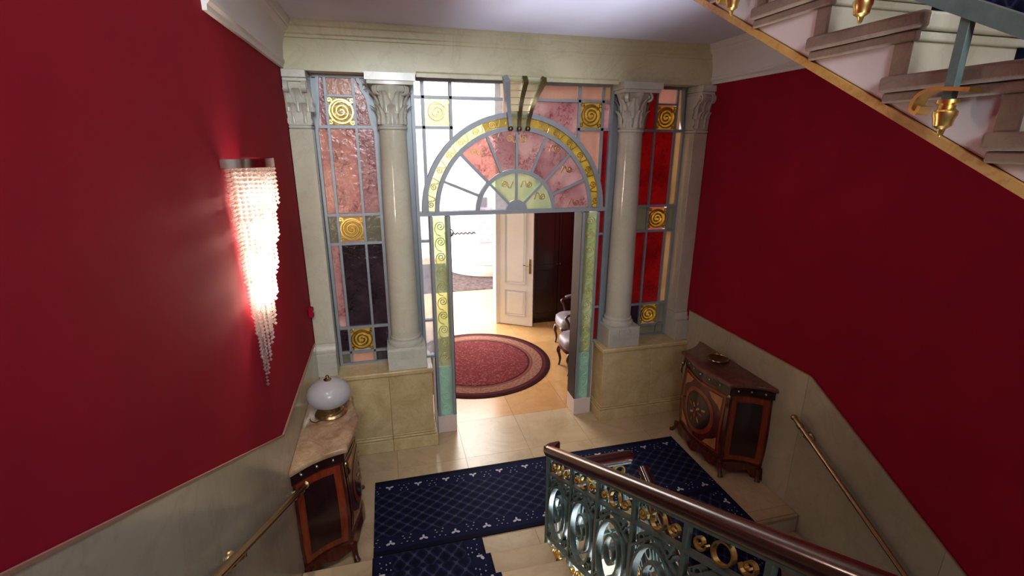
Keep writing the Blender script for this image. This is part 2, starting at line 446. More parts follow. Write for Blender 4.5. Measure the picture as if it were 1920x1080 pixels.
M['jambgold'] = plain('pale_gilt_line', rgb(206, 200, 140), .3, .5, .5)
M['paleteal'] = plain('pale_sea_green_relief', rgb(176, 214, 196), .35, 0, .5)
M['greyline'] = plain('pale_grey_moulding_paint', rgb(196, 200, 198), .4, 0, .4, .02)
# ------------------------------------------------------------------ the setting
XL, XR, ZC, ZB = -2.0, 1.97, 3.93, 3.565
ZD = 1.215
def clip_poly(poly, axis, lo, hi):
    def cut(P, val, keep_greater):
        out = []
        for i in range(len(P)):
            a, b = P[i], P[(i+1) % len(P)]
            ina = (a[axis] >= val) == keep_greater or a[axis] == val; inb = (b[axis] >= val) == keep_greater or b[axis] == val
            if ina: out.append(a)
            if ina != inb:
                t = (val-a[axis])/(b[axis]-a[axis]); out.append(tuple(a[k]+(b[k]-a[k])*t for k in range(2)))
        return out
    return cut(cut(poly, lo, True), hi, False)

# floor: base slab with marble tiles
for _m in ('floor', 'hallfloor'): M[_m].node_tree.nodes['Principled BSDF'].inputs['Specular IOR Level'].default_value = .36
floor = build(MB().box(XL, XR, -2.0, 3.0, -.28, -.021), 'floor', 'floor', kind='structure')
TS = .66
for i in range(-4, 4):
    for j in range(-4, 5):
        x0, x1, y0, y1 = max(i*TS, XL+.02), min((i+1)*TS, XR-.02), max(j*TS+.05, -2.03), min((j+1)*TS+.05, 3.05)
        if x1-x0 < .05 or y1-y0 < .04: continue
        g = .0012
        b = MB().box(x0+g, x1-g, y0+g, y1-g, -.02, 0)
        build(b, 'floor_tile', 'hallfloor' if y0 >= 0 else 'floor', floor, smooth=0, loc=((x0+x1)/2, (y0+y1)/2, 0))
build(MB().box(-2.9, 3.4, 3.05, 8.4, -.2, 0), 'floor_far_room', 'hallfloor', kind='structure')
lowf = build(MB().box(XL, XR, -7.0, -2.0, -2.45, -2.3), 'floor_lower', 'floor', kind='structure')

# red walls with marble dado that follows the stairs
def dado_line(y, brk, slope, sgn): return ZD if y > brk else ZD+sgn*slope*(brk-y)
def stair_wall(name, x, inward, brk, slope, sgn):
    xo = x-inward*.2
    w = build(MB().box(min(x, xo), max(x, xo), -7.0, .15, -2.45, 7.0), name, 'red', kind='structure', smooth=0)
    xi = x+inward*.014
    top = [(-.253, ZD), (brk, ZD), (-6.95, dado_line(-6.95, brk, slope, sgn))]
    poly = [(-.253, -2.3), (-.253, ZD), (brk, ZD), (-6.95, top[2][1]), (-6.95, -2.3)]
    cuts = [-.253, -.95, brk+.02, brk-1.15, brk-2.3, brk-3.45, -6.95]
    for a, b in zip(cuts[:-1], cuts[1:]):
        p = clip_poly(poly, 0, b+.001, a-.001)
        build(MB().prism(p, min(x+inward*.0005, xi), max(x+inward*.0005, xi), 'YZ'), 'marble_slab', 'dado', w, smooth=0, loc=(x, (a+b)/2, 1))
    pts = [(x+inward*.012, y, z+.006) for y, z in top]
    build(MB().sweep(pts, rect(.009, .010), (1, 0, 0)), 'dado_bead', 'red_trim', w)
    return w
wl = stair_wall('wall_left', XL, 1, -1.766, .497, 1)
wr = stair_wall('wall_right', XR, -1, -1.911, .538, -1)
build(MB().box(XL, XR, -7.2, -7.0, -2.45, 7.0), 'wall_back', 'white', kind='structure', smooth=0)
# roof around the skylight opening
rf = MB().box(XL, XR, -2.5, -.2, 7.0, 7.15).box(XL, XR, -7.2, -6.1, 7.0, 7.15).box(XL, -1.95, -6.1, -2.5, 7.0, 7.15).box(.2, XR, -6.1, -2.5, 7.0, 7.15)
build(rf, 'ceiling_roof', 'white', kind='structure', smooth=0)
# ceiling over the landing (underside of the landing above) and marble beam
build(MB().box(XL, XR, -2.02, .15, ZC, ZC+.25), 'ceiling', 'ceiling', kind='structure', smooth=0)
build(MB().box(XL-.2, XR+.2, -.2, .15, ZC+.251, 7.0), 'wall_upper_front', 'red', kind='structure', smooth=0)
bprof = [(-.2, ZB), (-.2, 3.80), (-.212, 3.805), (-.212, 3.825), (-.226, 3.835), (-.226, 3.88), (-.24, 3.89), (-.24, ZC), (.2, ZC), (.2, ZB)]
trim1 = build(MB().prism(bprof, XL, XR, 'YZ'), 'trim_1', 'beam', kind='structure', smooth=20)
# thin moulding on the underside of the beam over the middle bay
build(MB().prism([(-.215, 3.545), (-.215, 3.575), (-.19, 3.60), (-.19, 3.545)], -.94, .94, 'YZ'), 'soffit_moulding', 'beam', trim1, smooth=0)
# plaster cornices along both red walls
def cornice(name, x, s):
    pr = [(0, 3.575), (.02, 3.575), (.022, 3.60), (.035, 3.615), (.035, 3.635), (.026, 3.64), (.034, 3.75), (.06, 3.83), (.09, 3.86), (.09, 3.875), (.10, 3.88), (.115, 3.915), (.115, 3.93), (0, 3.93)]
    p = [(x+s*a, z) for a, z in pr]
    build(MB().prism(p, -2.0, -.2, 'XZ'), name, 'cornice', kind='structure', smooth=25)
cornice('trim_2', XL, 1); cornice('trim_3', XR, -1)

# hall and bright room beyond
build(MB().box(XL-.15, XL, .15, 3.2, -.02, 4.35), 'wall_hall_left', 'hallwall', kind='structure', smooth=0)
build(MB().box(XR, XR+.15, .15, 3.2, -.02, 4.35), 'wall_hall_right', 'red', kind='structure', smooth=0)
DX0, DX1, DH = -.95, .50, 4.1
fw = MB().box(XL, DX0, 3.05, 3.2, 0, 4.35).box(DX1, XR, 3.05, 3.2, 0, 4.35).box(DX0, DX1, 3.05, 3.2, DH, 4.35)
build(fw, 'wall_hall_far', 'hallwall', kind='structure', smooth=0)
build(MB().box(XL, XR, .15, 3.2, 4.3, 4.4), 'ceiling_hall', 'white', kind='structure', smooth=0)
dfr = build(MB().box(DX1-.05, DX1+.0, 3.0, 3.22, 0, DH).box(DX1, DX1+.09, 3.0, 3.05, 0, DH+.09).box(DX0, DX0+.05, 3.0, 3.22, 0, DH).box(DX0-.09, DX0, 3.0, 3.05, 0, DH+.09).box(DX0, DX1, 3.0, 3.05, DH, DH+.09),
            'door_1', 'doorwhite', kind='structure', bevel=.006)
frw = MB().box(-2.9, -2.8, 3.2, 8.4, 0, 4.3)
build(frw, 'wall_far_room_left', 'farwall', kind='structure', smooth=0)
build(MB().box(-2.8, 3.4, 8.3, 8.4, 0, 4.3), 'wall_far_room_end', 'farwall', kind='structure', smooth=0)
build(MB().box(3.3, 3.4, 3.2, 8.3, 0, 4.3), 'wall_far_room_right', 'farwall', kind='structure', smooth=0)
build(MB().box(-2.9, XL-.15, 3.1, 3.2, 0, 4.3).box(XR+.15, 3.4, 3.1, 3.2, 0, 4.3), 'wall_far_room_front', 'farwall', kind='structure', smooth=0)
build(MB().box(-2.9, 3.4, 3.2, 8.4, 4.3, 4.4), 'ceiling_far_room', 'farwall', kind='structure', smooth=0)

# ------------------------------------------------------------------ flights of steps
TR, RI = .32, .17
def noseL(k): return -1.82-TR*(k-1)
fl = thing('stair_flight', (-1.1, -1.82, 0), 'marble flight of steps climbing from the landing towards the viewer', 'stairs')
for k in range(1, 14):
    y1, y0 = noseL(k), noseL(k+1)
    st = build(MB().box(XL+.016, -.33, y0-.02, y1-.03, RI*(k-1)-(.0 if k == 1 else .3), RI*k-.036), 'riser', 'riser', fl, smooth=0, loc=(-1.1, y1, RI*(k-1)))
    build(MB().box(XL+.016, -.315, y0-.03, y1, RI*k-.035, RI*k), 'tread', 'floor', fl, bevel=.008, loc=(-1.1, y1, RI*k))
build(MB().prism([(-1.86, -.25), (-1.86, .0), (-6.3, 2.13), (-6.3, 1.86), (-2.3, -.25)], -.40, -.345, 'YZ'), 'outer_string', 'white', fl, smooth=0)
fr = thing('stair_flight', (1.1, -2.03, 0), 'marble flight of steps going down beside the right red wall', 'stairs')
build(MB().box(.43, XR-.016, -2.058, -2.031, -.04, .0), 'landing_nosing', 'floor', fr, bevel=.008)
build(MB().box(.43, XR-.016, -2.05, -2.032, -.28, -.041), 'riser', 'riser', fr, smooth=0)
for k in range(1, 13):
    y1 = -2.03-TR*(k-1); z = -RI*k
    build(MB().box(.43, XR-.016, y1-TR, y1+.0, z-.035, z), 'tread', 'floor', fr, bevel=.008, loc=(1.1, y1, z))
    build(MB().box(.43, XR-.016, y1-TR+.03, y1-TR+.3, z-.30, z-.036), 'riser', 'riser', fr, smooth=0, loc=(1.1, y1, z-.2))
build(MB().prism([(-2.02, -.25), (-2.02, -.02), (-6.0, -2.13), (-6.0, -2.3), (-5.2, -2.3)], .445, .50, 'YZ'), 'outer_string', 'white', fr, smooth=0)
build(MB().box(-.31, .43, -2.07, -2.031, -.28, .0), 'well_fascia', 'riser', fr, smooth=0)

# flight overhead
fu = thing('stair_flight', (1.1, -5.0, 2.3), 'overhead flight with brown stepped edge, white side and ochre rim', 'stairs')
SL = RI/TR
UX = .30
saw = []
for k in range(-6, 4):
    ny, zt = -3.50+TR*k, 3.375+RI*k
    xs0 = UX
    build(MB().box(xs0, XR-.016, ny-.005, ny+.40, zt-.048, zt), 'tread', 'riser', fu, bevel=.008, loc=(1.1, ny, zt))
    build(MB().box(xs0, XR-.016, ny+.012, ny+.06, zt-.074, zt-.049), 'nosing_moulding', 'riser', fu, bevel=.006, loc=(1.1, ny, zt))
    build(MB().box(xs0, XR-.016, ny+.029, ny+.07, zt-RI, zt-.0745), 'riser', 'riser', fu, smooth=0, loc=(1.1, ny, zt-RI))
    build(MB().box(UX-.035, UX, ny-.012, ny+.405, zt-.046, zt+.001), 'tread_end', 'brownstone', fu, bevel=.01, loc=(UX, ny, zt))
    build(MB().box(UX-.022, UX, ny+.008, ny+.395, zt-.077, zt-.047), 'end_moulding', 'brownstone', fu, bevel=.006, loc=(UX, ny, zt-.06))
    build(MB().box(UX-.012, UX, ny+.026, ny+.075, zt-RI, zt-.078), 'riser_end', 'brownstone', fu, smooth=0, loc=(UX, ny, zt-.1))
    saw += [(ny+.05, zt-RI-.001), (ny+.05, zt-.05)]
sof = lambda y: 3.264+SL*(y+3.14)
saw += [(-2.18, 3.885), (-2.18, 4.05), (-2.03, 4.05)]
ya, yb_ = saw[0][0], saw[-1][0]
build(MB().prism([(ya, sof(ya)+.02)]+saw+[(yb_, sof(yb_)+.02)], UX+.0, UX+.05, 'YZ'), 'plaster_string', 'white', fu, smooth=0)
build(MB().prism([(ya, sof(ya)-.012), (yb_, sof(yb_)-.012), (yb_, sof(yb_)+.017), (ya, sof(ya)+.017)], UX-.012, UX+.06, 'YZ'), 'string_rim', 'ochre', fu, smooth=0)
build(MB().prism([(ya, sof(ya)-.012), (yb_, sof(yb_)-.012), (yb_, sof(yb_)+.02), (ya, sof(ya)+.02)], UX+.061, XR-.016, 'YZ'), 'soffit', 'white', fu, smooth=0)

# ------------------------------------------------------------------ runners
def strip_runner(name, path, half, along, label, catg, cx=0, thick=.008, group=None):
    """carpet strip: path of (run, z) points; 'along' x or y is the running direction, width across the other axis centred on cx"""
    b = MB(); b.uvs = []; d = 0; n = len(path)
    # offset along the normal for the upper face
    up = []
    for i in range(n):
        a = Vector(path[max(i-1, 0)]); c = Vector(path[min(i+1, n-1)]); t = (c-a).normalized(); nr = Vector((-t.y, t.x))
        if nr.y < 0 or (abs(nr.y) < .05 and False): nr = -nr
        up.append(Vector(path[i])+nr*thick)
    for i in range(n):
        if i: d += (Vector(path[i])-Vector(path[i-1])).length
        for (q, w) in ((up[i], -half), (up[i], half), (Vector(path[i]), half), (Vector(path[i]), -half)):
            P = (q.x, cx+w, q.y) if along == 'x' else (cx+w, q.x, q.y)
            b.v.append(P); b.uvs.append((w if w else 0, d))
    for i in range(n-1):
        for j in range(4):
            k = (j+1) % 4; b.f.append((i*4+j, i*4+k, (i+1)*4+k, (i+1)*4+j))
    b.f.append((0, 1, 2, 3)); b.f.append(tuple((n-1)*4+j for j in range(4)))
    loc = (path[0][0], cx, path[0][1]) if along == 'x' else (cx, path[0][0], path[0][1])
    return build(b, name, 'carpet', label=label, cat=catg, loc=loc, group=group, smooth=50)
strip_runner('carpet_runner', [(-1.53+.34*i, .001) for i in range(10)], .43, 'x', 'navy lattice carpet runner lying across the landing floor', 'carpet', -1.21)
pth = []
for k in range(1, 13):
    y1 = noseL(k)
    if k == 1: pth += [(y1+.004, .02)]
    pth += [(y1+.006, RI*k-.03), (y1-.004, RI*k+.001), (y1-TR+.01, RI*k+.001)]
strip_runner('carpet_runner', pth, .395, 'y', 'navy carpet runner on the steps nearest the viewer at left', 'carpet', -1.125)
pth = [(-1.645, .001), (-2.03, .001), (-2.057, -.006), (-2.062, -.03)]
for k in range(1, 13):
    y1 = -2.03-TR*(k-1); z = -RI*k
    pth += [(y1-.028, z+.006), (y1-.04, z+.001), (y1-TR-.005, z+.001), (y1-TR-.012, z-.03)]
strip_runner('carpet_runner', pth, .40, 'y', 'navy carpet runner turning down the right flight behind the balustrade', 'carpet', 1.13)
pth = []
for k in range(-6, 4):
    ny, zt = -3.50+TR*k, 3.375+RI*k
    pth += [(ny+.03, zt-RI+.002), (ny+.024, zt-.078), (ny-.011, zt-.045), (ny-.009, zt+.001), (ny+TR+.028, zt+.001)]
strip_runner('carpet_runner', pth, .40, 'y', 'dark carpet runner on the overhead flight, seen at top right', 'carpet', 1.13)
# ------------------------------------------------------------------ plinths, columns and pilasters
def side_word(s): return 'left' if s < 0 else 'right'
def plinth(s):
    xi, xo = .93*s, (XL+.016 if s < 0 else XR-.016)
    a, b = min(xi, xo), max(xi, xo)
    t = thing('marble_plinth', ((a+b)/2, -.1, 0), 'honey marble plinth under the %s column and stained glass panel' % side_word(s), 'plinth')
    def seg(x0, x1, e, y0, z0, z1, nm, bev=.006):
        # e: how far the free inner end projects
        if s < 0: x1 = x1+e if abs(x1-xi) < 1e-6 else x1
        else: x0 = x0-e if abs(x0-xi) < 1e-6 else x0
        build(MB().box(x0, x1, y0, .15, z0, z1), nm, 'plinth', t, bevel=bev, loc=((x0+x1)/2, -.1, z0))
    mid = -1.35 if s < 0 else 1.52
    for x0, x1 in ((a, mid-.001), (mid+.001, b)):
        seg(x0, x1, 0, -.28, .17, .82, 'slab', .003)
        seg(x0, x1, .03, -.318, 0, .125, 'base_block', .004)
        seg(x0, x1, .018, -.30, .126, .148, 'base_moulding', .008)
        seg(x0, x1, .008, -.29, .149, .169, 'base_fillet', .006)
    seg(a, b, .018, -.298, .821, .868, 'cap_slab', .01)
    return t
plinth(-1); plinth(1)

# one acanthus leaf, local: root at origin, grows up (+Z) and curls outward (-Y)
def leaf_mesh(h, w):
    b = MB()
    def fn(u, v):
        ww = w*(1-.55*v**2.2)*(1+.16*math.sin(v*PI*5))
        out = .004+.055*h/.16*(max(0, v-.35)/.65)**2
        z = h*(v-.30*max(0, v-.72)**2/.0784*.28)
        rib = .012*math.cos((u-.5)*PI*3)*(1-v*.5)
        return ((u-.5)*ww, -out-rib, z)
    b.grid(fn, 8, 9)
    return b
LEAF1 = LEAF2 = VOL = None
def capital_parts(t, cx, cy, z0, r, par):
    """par: capital bell (mesh part) that carries leaves and volutes"""
    global LEAF1, LEAF2, VOL
    for row, (n, zz, rr, h, w) in enumerate(((8, z0+.012, r*1.0, .17, .10), (8, z0+.10, r*1.05, .19, .10))):
        for i in range(n):
            a = 2*PI*i/n+(PI/n if row else 0)
            loc = (cx+rr*math.cos(a), cy+rr*math.sin(a), zz); rot = (0, 0, a+PI/2)
            src = LEAF1 if row == 0 else LEAF2
            if src is None:
                o = build(leaf_mesh(h, w), 'acanthus_leaf', 'stone', par, local=True, loc=loc, smooth=60); o.rotation_euler = rot
                if row == 0: LEAF1 = o
                else: LEAF2 = o
            else: inst(src, par, loc, rot)
    for i in range(4):
        a = PI/4+i*PI/2; loc = (cx+r*1.32*math.cos(a), cy+r*1.32*math.sin(a), z0+.285); rot = (0, 0, a)
        if VOL is None:
            sp_ = [(p[0], 0, p[1]) for p in spiral((0, 0), .05, 1.6, PI*.75, -1, .15)]
            VOL = build(MB().sweep([(-.09, 0, -.10)]+[(-.06, 0, -.02)]+sp_, rect(.016, .035), (0, 1, 0)), 'volute', 'stone', par, local=True, loc=loc); VOL.rotation_euler = rot
        else: inst(VOL, par, loc, rot)
def column(s):
    cx, cy = 1.16*s, -.09
    t = thing('marble_column', (cx, cy, .868), 'polished grey marble column with carved capital, %s of the glass archway' % side_word(s), 'column')
    h = .185
    pb = build(MB().box(cx-h, cx+h, cy-h, cy+h, .869, 1.095), 'pedestal_block', 'stone', t, bevel=.004, loc=(cx, cy, .869))
    # stepped key pattern in low relief on the front and inner faces
    for fx in (0, 1):
        for (a0, a1, z0, z1) in ((-.17, -.06, 1.0, 1.075), (-.06, .07, .985, 1.075), (.07, .17, 1.03, 1.075)):
            if fx == 0: build(MB().box(cx+a0, cx+a1-.004, cy-h-.007, cy-h, z0, z1), 'key_relief', 'stone', pb, smooth=0)
    prof = [(0, 1.095), (.168, 1.096), (.172, 1.11), (.168, 1.128), (.152, 1.135), (.148, 1.15), (.152, 1.158), (.15, 1.172), (.142, 1.178), (.140, 1.19)]
    build(MB().lathe([(max(r, .001), z) for r, z in prof]+[(.001, 1.19)], 40, (cx, cy, 0)), 'torus_base', 'stone', t, loc=(cx, cy, 1.1))
    sh = [(.001, 1.19), (.139, 1.1905)]+[(.139-.022*(i/10)**1.6, 1.19+1.925*i/10) for i in range(11)]+[(.001, 3.115)]
    build(MB().lathe(sh, 40, (cx, cy, 0)), 'shaft', M['shaft'], t, loc=(cx, cy, 1.19))
    build(MB().lathe([(.001, 3.116), (.118, 3.116), (.128, 3.122), (.132, 3.132), (.128, 3.142), (.12, 3.147), (.001, 3.147)], 40, (cx, cy, 0)), 'astragal', 'stone', t, loc=(cx, cy, 3.12))
    bell = [(.001, 3.148), (.112, 3.148), (.112, 3.2), (.116, 3.28), (.126, 3.36), (.145, 3.43), (.168, 3.475), (.001, 3.475)]
    bo = build(MB().lathe(bell, 40, (cx, cy, 0), mod=lambda a, z: 1+.05*math.cos(8*a)), 'capital_bell', 'stone', t, loc=(cx, cy, 3.148))
    capital_parts(t, cx, cy, 3.15, .116, bo)
    def ab(hh, dent):
        pts = []
        for i in range(4):
            a = PI/4+i*PI/2; c = Vector((math.cos(a), math.sin(a)))*hh*math.sqrt(2); c2 = Vector((math.cos(a+PI/2), math.sin(a+PI/2)))*hh*math.sqrt(2)
            inw = -(c+c2).normalized()
            for j in range(6):
                f = j/6; p = c.lerp(c2, f)+inw*dent*math.sin(PI*f); pts.append((cx+p.x, cy+p.y))
        return pts
    build(MB().prism(ab(.19, .018), 3.476, 3.503, 'XY'), 'abacus', 'stone', t, smooth=20, loc=(cx, cy, 3.48))
    build(MB().prism(ab(.205, .012), 3.504, 3.5645, 'XY'), 'abacus_cap', 'stone', t, smooth=20, loc=(cx, cy, 3.51))
M['shaft'] = marble('polished_column_marble', rgb(186, 182, 162), rgb(206, 203, 184), rgb(164, 160, 140), 2.2, .12, .2)
column(-1); column(1)
def pilaster(s):
    x0, x1 = (XL+.005, -1.815) if s < 0 else (1.81, XR-.005)
    cx = (x0+x1)/2; t = thing('marble_pilaster', (cx, -.05, .868), 'flat pale marble pilaster against the %s red wall' % side_word(s), 'pilaster')
    g = .012
    e0, e1 = (x0, x1+.0) if s < 0 else (x0-.0, x1)
    build(MB().box(e0, e1, -.25, .1, .869, 1.10), 'pedestal_block', 'stone', t, bevel=.004, loc=(cx, 0, .87))
    build(MB().prism([(-.222, 1.101), (-.23, 1.12), (-.222, 1.14), (-.208, 1.155), (-.205, 1.19), (.1, 1.19), (.1, 1.101)], x0, x1, 'YZ'), 'base_moulding', 'stone', t, smooth=50)
    build(MB().box(x0, x1, -.20, .1, 1.191, 3.115), 'shaft', 'shaft', t, bevel=.004, loc=(cx, 0, 1.2))
    build(MB().box(x0, x1, -.215, .1, 3.116, 3.146), 'astragal', 'stone', t, bevel=.012, loc=(cx, 0, 3.12))
    bo = build(MB().prism([(-.195, 3.147), (-.195, 3.25), (-.205, 3.36), (-.235, 3.475), (.1, 3.475), (.1, 3.147)], x0, x1, 'YZ'), 'capital_bell', 'stone', t, smooth=50, loc=(cx, 0, 3.147))
    for row, zz in ((0, 3.16), (1, 3.25)):
        for k in range(2 if row == 0 else 3):
            lx = x0+(x1-x0)*((k+.5)/2 if row == 0 else (k+.2)/2.4)
            inst(LEAF1 if row == 0 else LEAF2, bo, (lx, -.19-.006*row, zz))
    for f in (.12, .88):
        inst(VOL, bo, (x0+(x1-x0)*f, -.235, 3.435), (0, 0, -PI/2))
    build(MB().box(e0, e1, -.255, .1, 3.476, 3.503), 'abacus', 'stone', t, bevel=.005, loc=(cx, 0, 3.48))
    build(MB().box(e0, e1, -.27, .1, 3.504, 3.5645), 'abacus_cap', 'stone', t, bevel=.005, loc=(cx, 0, 3.5))
pilaster(-1); pilaster(1)

# ------------------------------------------------------------------ stained glass screens
FD = .025          # half depth of the bars
def bar_xz(t, p, q, w=.024, mat='frame', name='frame_bar', d=FD, yc=0.0):
    a = Vector((p[0], yc, p[1])); b = Vector((q[0], yc, q[1]))
    return build(MB().sweep([a, b], rect(w, d*2), (0, 1, 0)), name, mat, t, smooth=0, loc=tuple((a+b)/2))
def arc_xz(t, c, r0, r1, a0, a1, n, mat, name, d=FD, yc=0.0, smooth=30):
    rings = []
    b = MB()
    for i in range(n+1):
        a = a0+(a1-a0)*i/n; ca, sa = math.cos(a), math.sin(a)
        rings.append([(c[0]+r*ca, yc+y, c[1]+r*sa) for r, y in ((r0, -d), (r1, -d), (r1, d), (r0, d))])
    b.loft(rings)
    m = (a0+a1)/2
    return build(b, name, mat, t, smooth=smooth, loc=(c[0]+r1*math.cos(m), yc, c[1]+r1*math.sin(m)))
def pane(t, poly, mat, name='pane', yc=0.0, d=.004):
    cx = sum(p[0] for p in poly)/len(poly); cz = sum(p[1] for p in poly)/len(poly)
    return build(MB().prism(poly, yc-d, yc+d, 'XZ'), name, mat, t, smooth=0, loc=(cx, yc, cz))
def rpane(t, x0, x1, z0, z1, mat, **k): return pane(t, [(x0, z0), (x1, z0), (x1, z1), (x0, z1)], mat, **k)
SW = {}
def swirl_mesh(key, r, turns, w, d):
    """gold spiral relief lying in the XZ plane, facing -Y, with four corner curls for 'tile'"""
    b = MB()
    main = [(p[0], 0, p[1]) for p in spiral((0, 0), r, turns, .6, 1, .10, 34)]
    b.sweep(main, [(-w/2, -d), (-w*.25, -d*1.6), (w*.25, -d*1.6), (w/2, -d), (w/2, d), (-w/2, d)], (0, 1, 0))
    return b
def gold_tile(t, cx, cz, size, yc=0.0, swirl='gold', plate='g_gold'):
    h = size/2
    pl = rpane(t, cx-h, cx+h, cz-h, cz+h, plate, name='amber_tile', yc=yc, d=.006)
    if 'tile' not in SW:
        b = swirl_mesh('tile', .088, 2.3, .017, .007)
        ring = [(.098*math.cos(2*PI*i/30), 0, .098*math.sin(2*PI*i/30)) for i in range(30)]
        b.sweep(ring, [(-.006, -.012), (.006, -.012), (.006, .006), (-.006, .006)], (0, 1, 0), True)
        for i in range(4):
            a = PI/4+i*PI/2; c = (.123*math.cos(a)*1.05, .123*math.sin(a)*1.05)
            b.sweep([(p[0], 0, p[1]) for p in spiral(c, .022, 1.2, a+PI, 1, .2, 14)], rect(.009, .02), (0, 1, 0))
        o = build(b, 'gold_swirl', 'gold', pl, local=True, loc=(cx, yc-.012, cz)); SW['tile'] = o
        if swirl != 'gold': o.data = o.data
        return pl
    inst(SW['tile'], pl, (cx, yc-.012, cz))
    return pl

def side_panel(s):
    nm = side_word(s)
    t = thing('stained_glass_screen', (1.57*s, 0, .868), 'tall stained glass side panel with three gold swirl tiles, %s' % ('pink and plum panes, left side' if s < 0 else 'red panes, right side'), 'stained glass')
    X = lambda v: v*s
    xs = [1.335, 1.47, 1.70, 1.795]
    zs = [.885, 1.0, 1.26, 2.10, 2.37, 3.14, 3.395, 3.55]
    # outer frame; the column side steps around the capital
    edge = crv([(1.325, .872), (1.325, 1.0)], 2)+[(1.31, 1.2), (1.31, 3.05)]+crv([(1.31, 3.10), (1.33, 3.16), (1.345, 3.25), (1.36, 3.38), (1.40, 3.45), (1.405, 3.5), (1.425, 3.515), (1.425, 3.56)], 3)
    build(MB().sweep([(X(x), 0, z) for x, z in edge], rect(.026, .07), (0, 1, 0)), 'frame_edge', 'frame', t, smooth=30)
    ed2 = [(1.795, .872), (1.80, 3.10)]+crv([(1.79, 3.15), (1.775, 3.25), (1.765, 3.40), (1.755, 3.56)], 3)
    build(MB().sweep([(X(x), 0, z) for x, z in ed2], rect(.026, .07), (0, 1, 0)), 'frame_edge', 'frame', t, smooth=30)
    poly = [(X(1.24), .87)]+[(X(x), z) for x, z in edge]+[(X(1.24), 3.56)]
    build(MB().prism(poly, .012, .022, 'XZ'), 'edge_fillet', 'frame', t, smooth=0)
    poly = [(X(1.83), .87)]+[(X(x), z) for x, z in ed2]+[(X(1.83), 3.56)]
    build(MB().prism(poly, .012, .022, 'XZ'), 'edge_fillet', 'frame', t, smooth=0)
    for z in (.875, 1.0, 1.26, 2.10, 2.37, 3.14, 3.552):
        bar_xz(t, (X(1.315), z), (X(1.80), z), .026)
    for x in (1.47, 1.70):
        for z0, z1 in zip((.885, 1.26, 2.37, 3.14), (1.26, 2.10, 3.14, 3.552)): bar_xz(t, (X(x), z0+.012), (X(x), z1-.012), .022)
        bar_xz(t, (X(x), 2.112), (X(x), 2.358), .022)
    bar_xz(t, (X(1.47), 3.395), (X(1.70), 3.395), .018)
    def xlim(z): return 1.325 if z < 3.14 else 1.36
    rows = [(.885, .99), (1.01, 1.25), (1.27, 2.09), (2.11, 2.36), (2.38, 3.13), (3.15, 3.54)]
    if s < 0:   # column-side, middle, wall-side
        mats = [('g_plum', 'g_peach', 'g_sage'), ('g_plum', None, 'g_plum'), ('g_plum', 'g_plum', 'g_rose'), ('g_sage', None, 'g_sage'), ('g_rose', 'g_pink', 'g_pink'), ('g_rose', None, 'g_rose')]
    else:
        mats = [('g_plum', 'g_sage', 'g_sage'), ('g_plum', None, 'g_sage'), ('g_red', 'g_red', 'g_beige'), ('g_sage', None, 'g_sage'), ('g_red', 'g_red', 'g_beige'), ('g_red', None, 'g_beige')]
    for (z0, z1), ms in zip(rows, mats):
        for (x0, x1), m in zip(((xlim(z0), 1.459), (1.481, 1.689), (1.711, 1.785 if z0 < 3.1 else 1.76)), ms):
            if m: rpane(t, min(X(x0), X(x1)), max(X(x0), X(x1)), z0, z1, m)
    for z in (1.13, 2.235, 3.268): gold_tile(t, X(1.585), z, .215 if z < 3 else .225)
    rpane(t, min(X(1.481), X(1.689)), max(X(1.481), X(1.689)), 3.404, 3.54, 'g_peach')
side_panel(-1); side_panel(1)

AC = (0.0, 2.36)
ar = thing('stained_glass_archway', (0, 0, 0), 'stained glass archway with half-round fanlight and green swirl jambs around the open doorway', 'archway')
def arch_z(x, R): return AC[1]+math.sqrt(max(0, R*R-x*x))
RO0, RO1, RI0, RI1, RF0, RF1 = .888, .932, .768, .806, .372, .408
arc_xz(ar, AC, RO0, RO1, 0, PI, 64, 'frame', 'arch_rib', .035)
arc_xz(ar, AC, RI0, RI1, 0, PI, 64, 'frame', 'arch_rib', .032)
arc_xz(ar, AC, RF0, RF1, 0, PI, 40, 'frame', 'fan_rib', .03)
arc_xz(ar, AC, .0005, .11, 0, PI, 24, 'frame', 'fan_hub', .035)
bar_xz(ar, (-.975, 2.355), (.975, 2.355), .04, name='transom_bar', d=.04)
for i in range(1, 8):
    a = PI*i/8; bar_xz(ar, (RF1*math.cos(a), AC[1]+RF1*math.sin(a)), (RI0*math.cos(a), AC[1]+RI0*math.sin(a)), .024, name='fan_spoke')
for i in range(1, 4):
    a = PI*i/4; bar_xz(ar, (.10*math.cos(a), AC[1]+.10*math.sin(a)), (RF0*math.cos(a), AC[1]+RF0*math.sin(a)), .02, name='fan_spoke')
fanm = ['g_rose', 'g_rose', 'g_rose', 'g_rose', 'g_rose', 'g_pink', 'g_clear', 'g_clear']
for i in range(8):
    arc_xz(ar, AC, RF1+.002, RI0-.002, PI*i/8+.018, PI*(i+1)/8-.018, 8, fanm[i], 'fan_pane', .004)
for i in range(4):
    arc_xz(ar, AC, .112, RF0-.002, PI*i/4+.03, PI*(i+1)/4-.03, 8, ['g_cream', 'g_cream', 'g_cream', 'g_clear'][i], 'fan_pane', .004)
for i in range(8):
    arc_xz(ar, AC, RI1+.001, RO0-.001, PI*i/8+.002, PI*(i+1)/8-.002, 8, 'g_gold' if i < 5 else 'g_cream', 'arch_band_pane', .006)  # paler glass on the left paints backlight glare into the amber band
